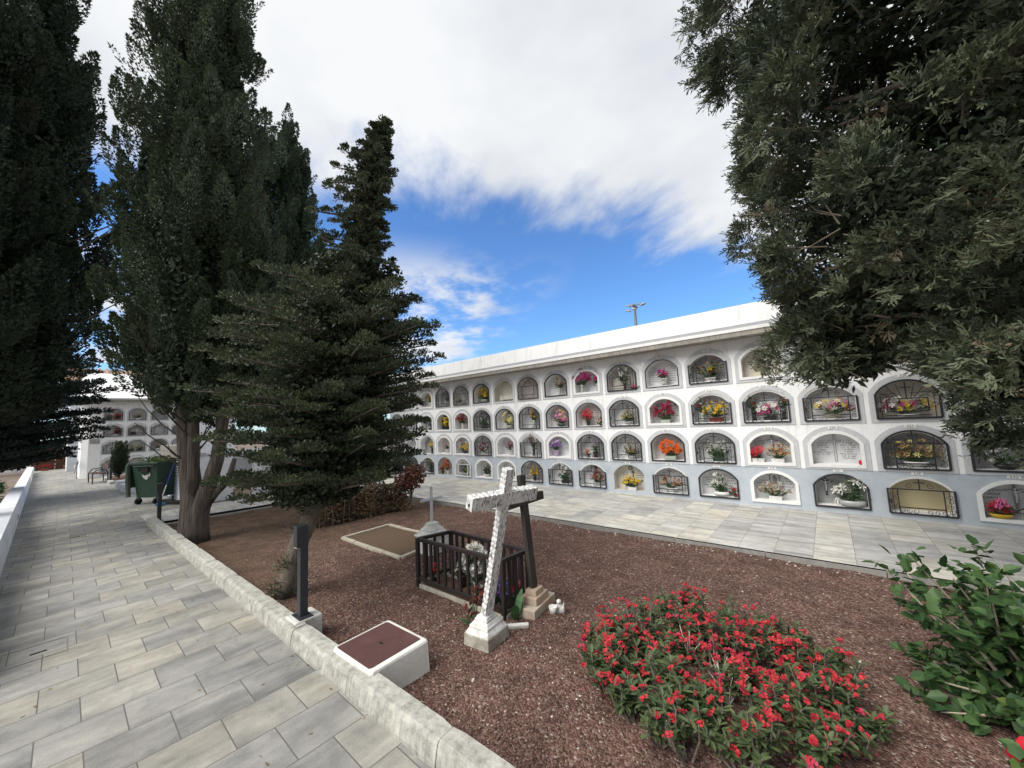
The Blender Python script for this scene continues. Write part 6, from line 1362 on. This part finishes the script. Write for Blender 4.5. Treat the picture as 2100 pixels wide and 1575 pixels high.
# hibiscus at the right
M['hib'] = foliage('hibiscus_leaves', (.022, .058, .022), (.075, .140, .045), (.17, .22, .05), trans=.3, rough=.5, spec=.3)
P = []; Nn = []; st = []; r = random.Random(4)
for i in range(95):
    a = r.uniform(0, 2 * PI); el = r.uniform(.08, 1.25); L = r.uniform(.45, .86); e = Vector((math.cos(a) * math.cos(el), math.sin(a) * math.cos(el), math.sin(el)))
    if e.x < -.2 and el < .5: L *= .72
    pts = [Vector((0, 0, .02)) + e * (L * q) + Vector((r.uniform(-.03, .03), r.uniform(-.03, .03), .10 * q - (.14 * q * q if el < .5 else 0))) for q in (0, .35, .7, 1)]; st.append((pts, [.012, .009, .006, .003]))
    for j in range(36):
        q = r.uniform(.22, 1.03); k0 = min(int(q * 3), 2); p = pts[k0].lerp(pts[k0 + 1], q * 3 - k0); P.append(tuple(p + Vector((r.uniform(-.05, .05), r.uniform(-.05, .05), r.uniform(-.03, .05))))); Nn.append((e.x * .7 + r.uniform(-.5, .5), e.y * .7 + r.uniform(-.5, .5), .5))
hibs = leafshrub('hibiscus_shrub', (9.95, -4.36, -.06), np.array(P), np.array(Nn), .078, .058, M['hib'], 'glossy green hibiscus shrub at the right edge in front of the walkway', 'shrub', stems=st, bark='twig')
b = MB(); fp = Vector((-.175, -.47, .065)); dn = Vector((-.35, -.75, .35)).normalized(); a1 = dn.cross(Vector((0, 0, 1))).normalized(); a2 = dn.cross(a1)
for i in range(5):
    an = 2 * PI * i / 5; e = a1 * math.cos(an) + a2 * math.sin(an); s2 = a1 * -math.sin(an) + a2 * math.cos(an); vs = []; m = 5
    for j in range(m + 1):
        q = j / m; w_ = .042 * math.sin(PI * min(.1 + .72 * q, .96))
        for s_ in (-1, -.4, .4, 1): vs.append(fp + e * (.088 * q) + s2 * (w_ * s_) + dn * (.045 * q - .05 * q * q + .006 * (1 if abs(s_) < .5 else -1) * q + .004 * math.sin(j * 3 + s_ * 5)))
    b.add(vs, [(j * 4 + k0, j * 4 + k0 + 1, (j + 1) * 4 + k0 + 1, (j + 1) * 4 + k0) for j in range(m) for k0 in range(3)])
b.tube([fp, fp + dn * .05, fp + dn * .09], [.004, .004, .006], 6); b.build('red_hibiscus_flower', M['p_red'], hibs, smooth=True)
# ferny plants behind the low wall
for i, (x, y, s_) in enumerate(((-4.6, -8.75, .45), (-6.6, -8.8, .5), (-9.0, -8.9, .55), (-11.5, -9.0, .6))):
    n = 420; q = rvec(n); P = q * [s_, .32, .30] * rng.random((n, 1)) ** .4 + [0, 0, .36]
    leafshrub('leafy_plant', (x, y, -.05), P, q, .12, .035, M['wastefol'] if i == 1 else M['hib'], ['dark green leafy plant nearest the camera behind the low white wall', 'bright green feathery plant behind the low white wall', 'leafy plant behind the step of the low white wall', 'farthest leafy plant behind the low white wall'][i], 'plant', 'plants behind the low wall', stems=[([(0, 0, 0), (rnd.uniform(-.1, .1), rnd.uniform(-.1, .1), .4)], [.012, .004]) for k0 in range(5)])
n = 900; q = rvec(n); leafshrub('evergreen_bush', (-24.6, -6.45, 0), q * [.7, .42, 1.1] * rng.random((n, 1)) ** .35 + [0, 0, 1.2], q, .16, .09, M['cyp_dark'], 'dark evergreen bush between the brown gate and the far block', 'bush', stems=[([(0, 0, 0), (.05, 0, 1.2)], [.05, .02])])
n = 1600; q = rvec(n); leafshrub('evergreen_bush', (-27.5, -7.7, 0), q * [.6, 2.6, 1.3] * rng.random((n, 1)) ** .35 + [0, 0, 1.5], q, .2, .10, M['cyp_dark'], 'dark hedge like bush rising behind the brown gate', 'bush', stems=[([(0, 0, 0), (.05, 0, 1.2)], [.05, .02])])

# red flowering shrub patch (thorny stems, leaf rosettes, paired red bracts)
M['ct_leaf'] = foliage('rosette_leaves', (.036, .066, .026), (.092, .125, .052), (.20, .20, .07), trans=.2, rough=.5, spec=.4)
M['ct_fl'] = foliage('red_bracts', (.34, .014, .034), (.52, .045, .050), (.44, .035, .13), trans=.25, rough=.55)
M['ct_dark'] = foliage('dark_red_bracts', (.10, .012, .022), (.18, .02, .03), (.30, .05, .08), trans=.15)
o = empty('flowering_shrub', (8.485, -4.94, -.06), 0, 'low sprawling shrub patch covered in small red blossoms in the gravel', 'flowering shrub')
r = random.Random(12); LP = []; LD = []; LN = []; LL = []; FP = []; FD = []; FT = []; b = MB(); bd = MB(); DP = []
def inpatch(x, y): return ((x + .02) / .75) ** 2 + ((y + .02) / .71) ** 2 < 1
plants = []
while len(plants) < 64:
    x, y = r.uniform(-.9, .9), r.uniform(-.86, .86)
    x2, y2 = x * math.cos(.35) - y * math.sin(.35), x * math.sin(.35) + y * math.cos(.35)
    if inpatch(x, y) and all((x2 - a_) ** 2 + (y2 - c_) ** 2 > .0150 for a_, c_ in plants): plants.append((x2, y2))
for (x, y) in plants:
    hgt_ = r.uniform(.11, .24); leaf_p = r.random(); redp = r.random() < .55; bare = False
    for k0 in range(r.randint(4, 8)):
        a = r.uniform(0, 2 * PI); tx, ty = x + math.cos(a) * r.uniform(.02, .15), y + math.sin(a) * r.uniform(.02, .15); hz_ = hgt_ * r.uniform(.7, 1.12)
        base = Vector((x + .02 * math.cos(a), y + .02 * math.sin(a), 0)); tip = Vector((tx, ty, hz_)); mid = base.lerp(tip, .5) + Vector((math.cos(a) * .02, math.sin(a) * .02, 0))
        (bd if bare else b).tube([base, mid, tip], [.007, .006, .0045], 5)
        if bare: continue
        nl = r.randint(20, 30) if leaf_p > .10 else r.randint(3, 7)
        for i in range(nl):
            q = r.uniform(.45, 1.02); p = base.lerp(tip, q); an = i * 2.4 + r.uniform(-.3, .3); e = Vector((math.cos(an), math.sin(an), r.uniform(-.1, .75) + (q - .8)))
            LP.append(tuple(p)); LD.append(tuple(e.normalized())); LN.append((-e.x * .4, -e.y * .4, 1)); LL.append(r.uniform(.038, .070))
        redp = math.sin(x * 5.2 + y * 3.1 + .6) + math.cos(y * 6.3 - x * 2.0) + r.gauss(0, .6) > -.15
        nf = r.choice((0, 0, 0, 1, 1, 1)) + (r.choice((0, 1, 2, 2)) if redp else 0)
        for i in range(nf):
            c = tip + Vector((r.gauss(0, .028), r.gauss(0, .028), r.uniform(.012, .05))); tn = r.choice((.1, .3, .5, .7, .99 if r.random() < .3 else .4))
            b.tube([tip - Vector((0, 0, .01)), c], [.002, .0015], 3, cap=False)
            for j in range(r.randint(3, 6)):
                p = c + Vector((r.gauss(0, .009), r.gauss(0, .009), r.gauss(0, .006))); an = r.uniform(0, 6.28); up_ = Vector((r.gauss(0, .35), r.gauss(0, .35) - .25, 1)).normalized(); e = up_.cross(Vector((math.cos(an), math.sin(an), .1))).normalized()
                for s_ in (-1, 1): FP.append(tuple(p)); FD.append(tuple((e * s_ + up_ * .25).normalized())); FT.append((tn, tuple(up_)))
        if redp and r.random() < .5:
            for i in range(22): DP.append((tx + r.gauss(0, .03), ty + r.gauss(0, .03), hz_ - r.uniform(0, .08)))
LP, LD, LN, LL = map(np.array, (LP, LD, LN, LL)); V, F = leaf6(LP, LD, LL, LL * .34, unit(LN), .2, .62, .10); np_mesh('leaves', V, F, M['ct_leaf'], o, np.tile(rng.random(len(LP)), 2))
FP, FD = np.array(FP), np.array(FD); V, F = leaf6(FP, FD, rng.uniform(.012, .017, len(FP)), rng.uniform(.016, .022, len(FP)), np.array([q[1] for q in FT]), .12, .5, .05); np_mesh('blossoms', V, F, M['ct_fl'], o, np.tile(np.array([q[0] for q in FT]), 2))
DP = np.array(DP); V, F = leaf4(DP, rvec(len(DP)), .018, .012); np_mesh('faded_blossoms', V, F, M['ct_dark'], o, rng.random(len(DP)))
for (x, y) in ((.05, -.08), (-.16, .05), (.12, -.22)):
    for k0 in range(9): a = r.uniform(0, 6.28); q = r.uniform(.03, .12); bd.tube([(x, y, 0), (x + q * .5 * math.cos(a), y + q * .5 * math.sin(a), .12), (x + q * math.cos(a), y + q * math.sin(a), r.uniform(.13, .21))], [.0035, .003, .002], 5)
b.build('stems', M['limb'], o); bd.build('bare_twigs', M['paletwig'], o, kind='stuff')
# a few fallen leaves on the paving
M['dead'] = foliage('fallen_leaves', (.16, .10, .05), (.34, .26, .14), trans=0)
n = 60; x = rng.uniform(-2, 9, n); y = np.array([kerb_y(a) for a in x]) - rng.random(n) ** 2 * 1.3 - .02; z = np.full(n, .006)
V, F = leaf4(np.stack([x, y, z], 1), unit(rng.normal(size=(n, 3)) * [1, 1, .1]), rng.uniform(.015, .035, n), .012, np.tile([[0, 0, 1.0]], (n, 1))); lv = np_mesh('leaf_litter', V, F, M['dead'], None, rng.random(n)); tag(lv, 'scattered dry leaves and needles lying on the path along the kerb', 'leaf litter', kind='stuff')
n = 5200; a = rng.uniform(0, 2 * PI, n); q = 2.3 * np.sqrt(rng.random(n)); x = 2.3 + q * np.cos(a) * 1.5; y = -5.2 + q * np.sin(a); k0 = (y < -2.6) & (y > np.array([kerb_y(v) for v in x]) + .15) & (x > -.5); x, y = x[k0], y[k0]; n = len(x)
V, F = leaf4(np.stack([x, y, [bedz(p_, q_) + .006 for p_, q_ in zip(x, y)]], 1), unit(rng.normal(size=(n, 3)) * [1, 1, .15]), rng.uniform(.02, .06, n), .006, np.tile([[0, 0, 1.0]], (n, 1))); lv = np_mesh('needle_litter', V, F, M['dead'], None, rng.random(n) * .8); tag(lv, 'dry cypress needles and twigs strewn on the soil under the trees', 'needle litter', kind='stuff')

o = empty('loose_slab', (7.06, -5.20, -.062), .75, 'narrow pale stone slab lying between the two larger crosses', 'stone slab')
b = MB(); b.box((0, 0, .012), (.20, .045, .03)); b.build('slab', M['stonewhite'], o, bevel=.006)
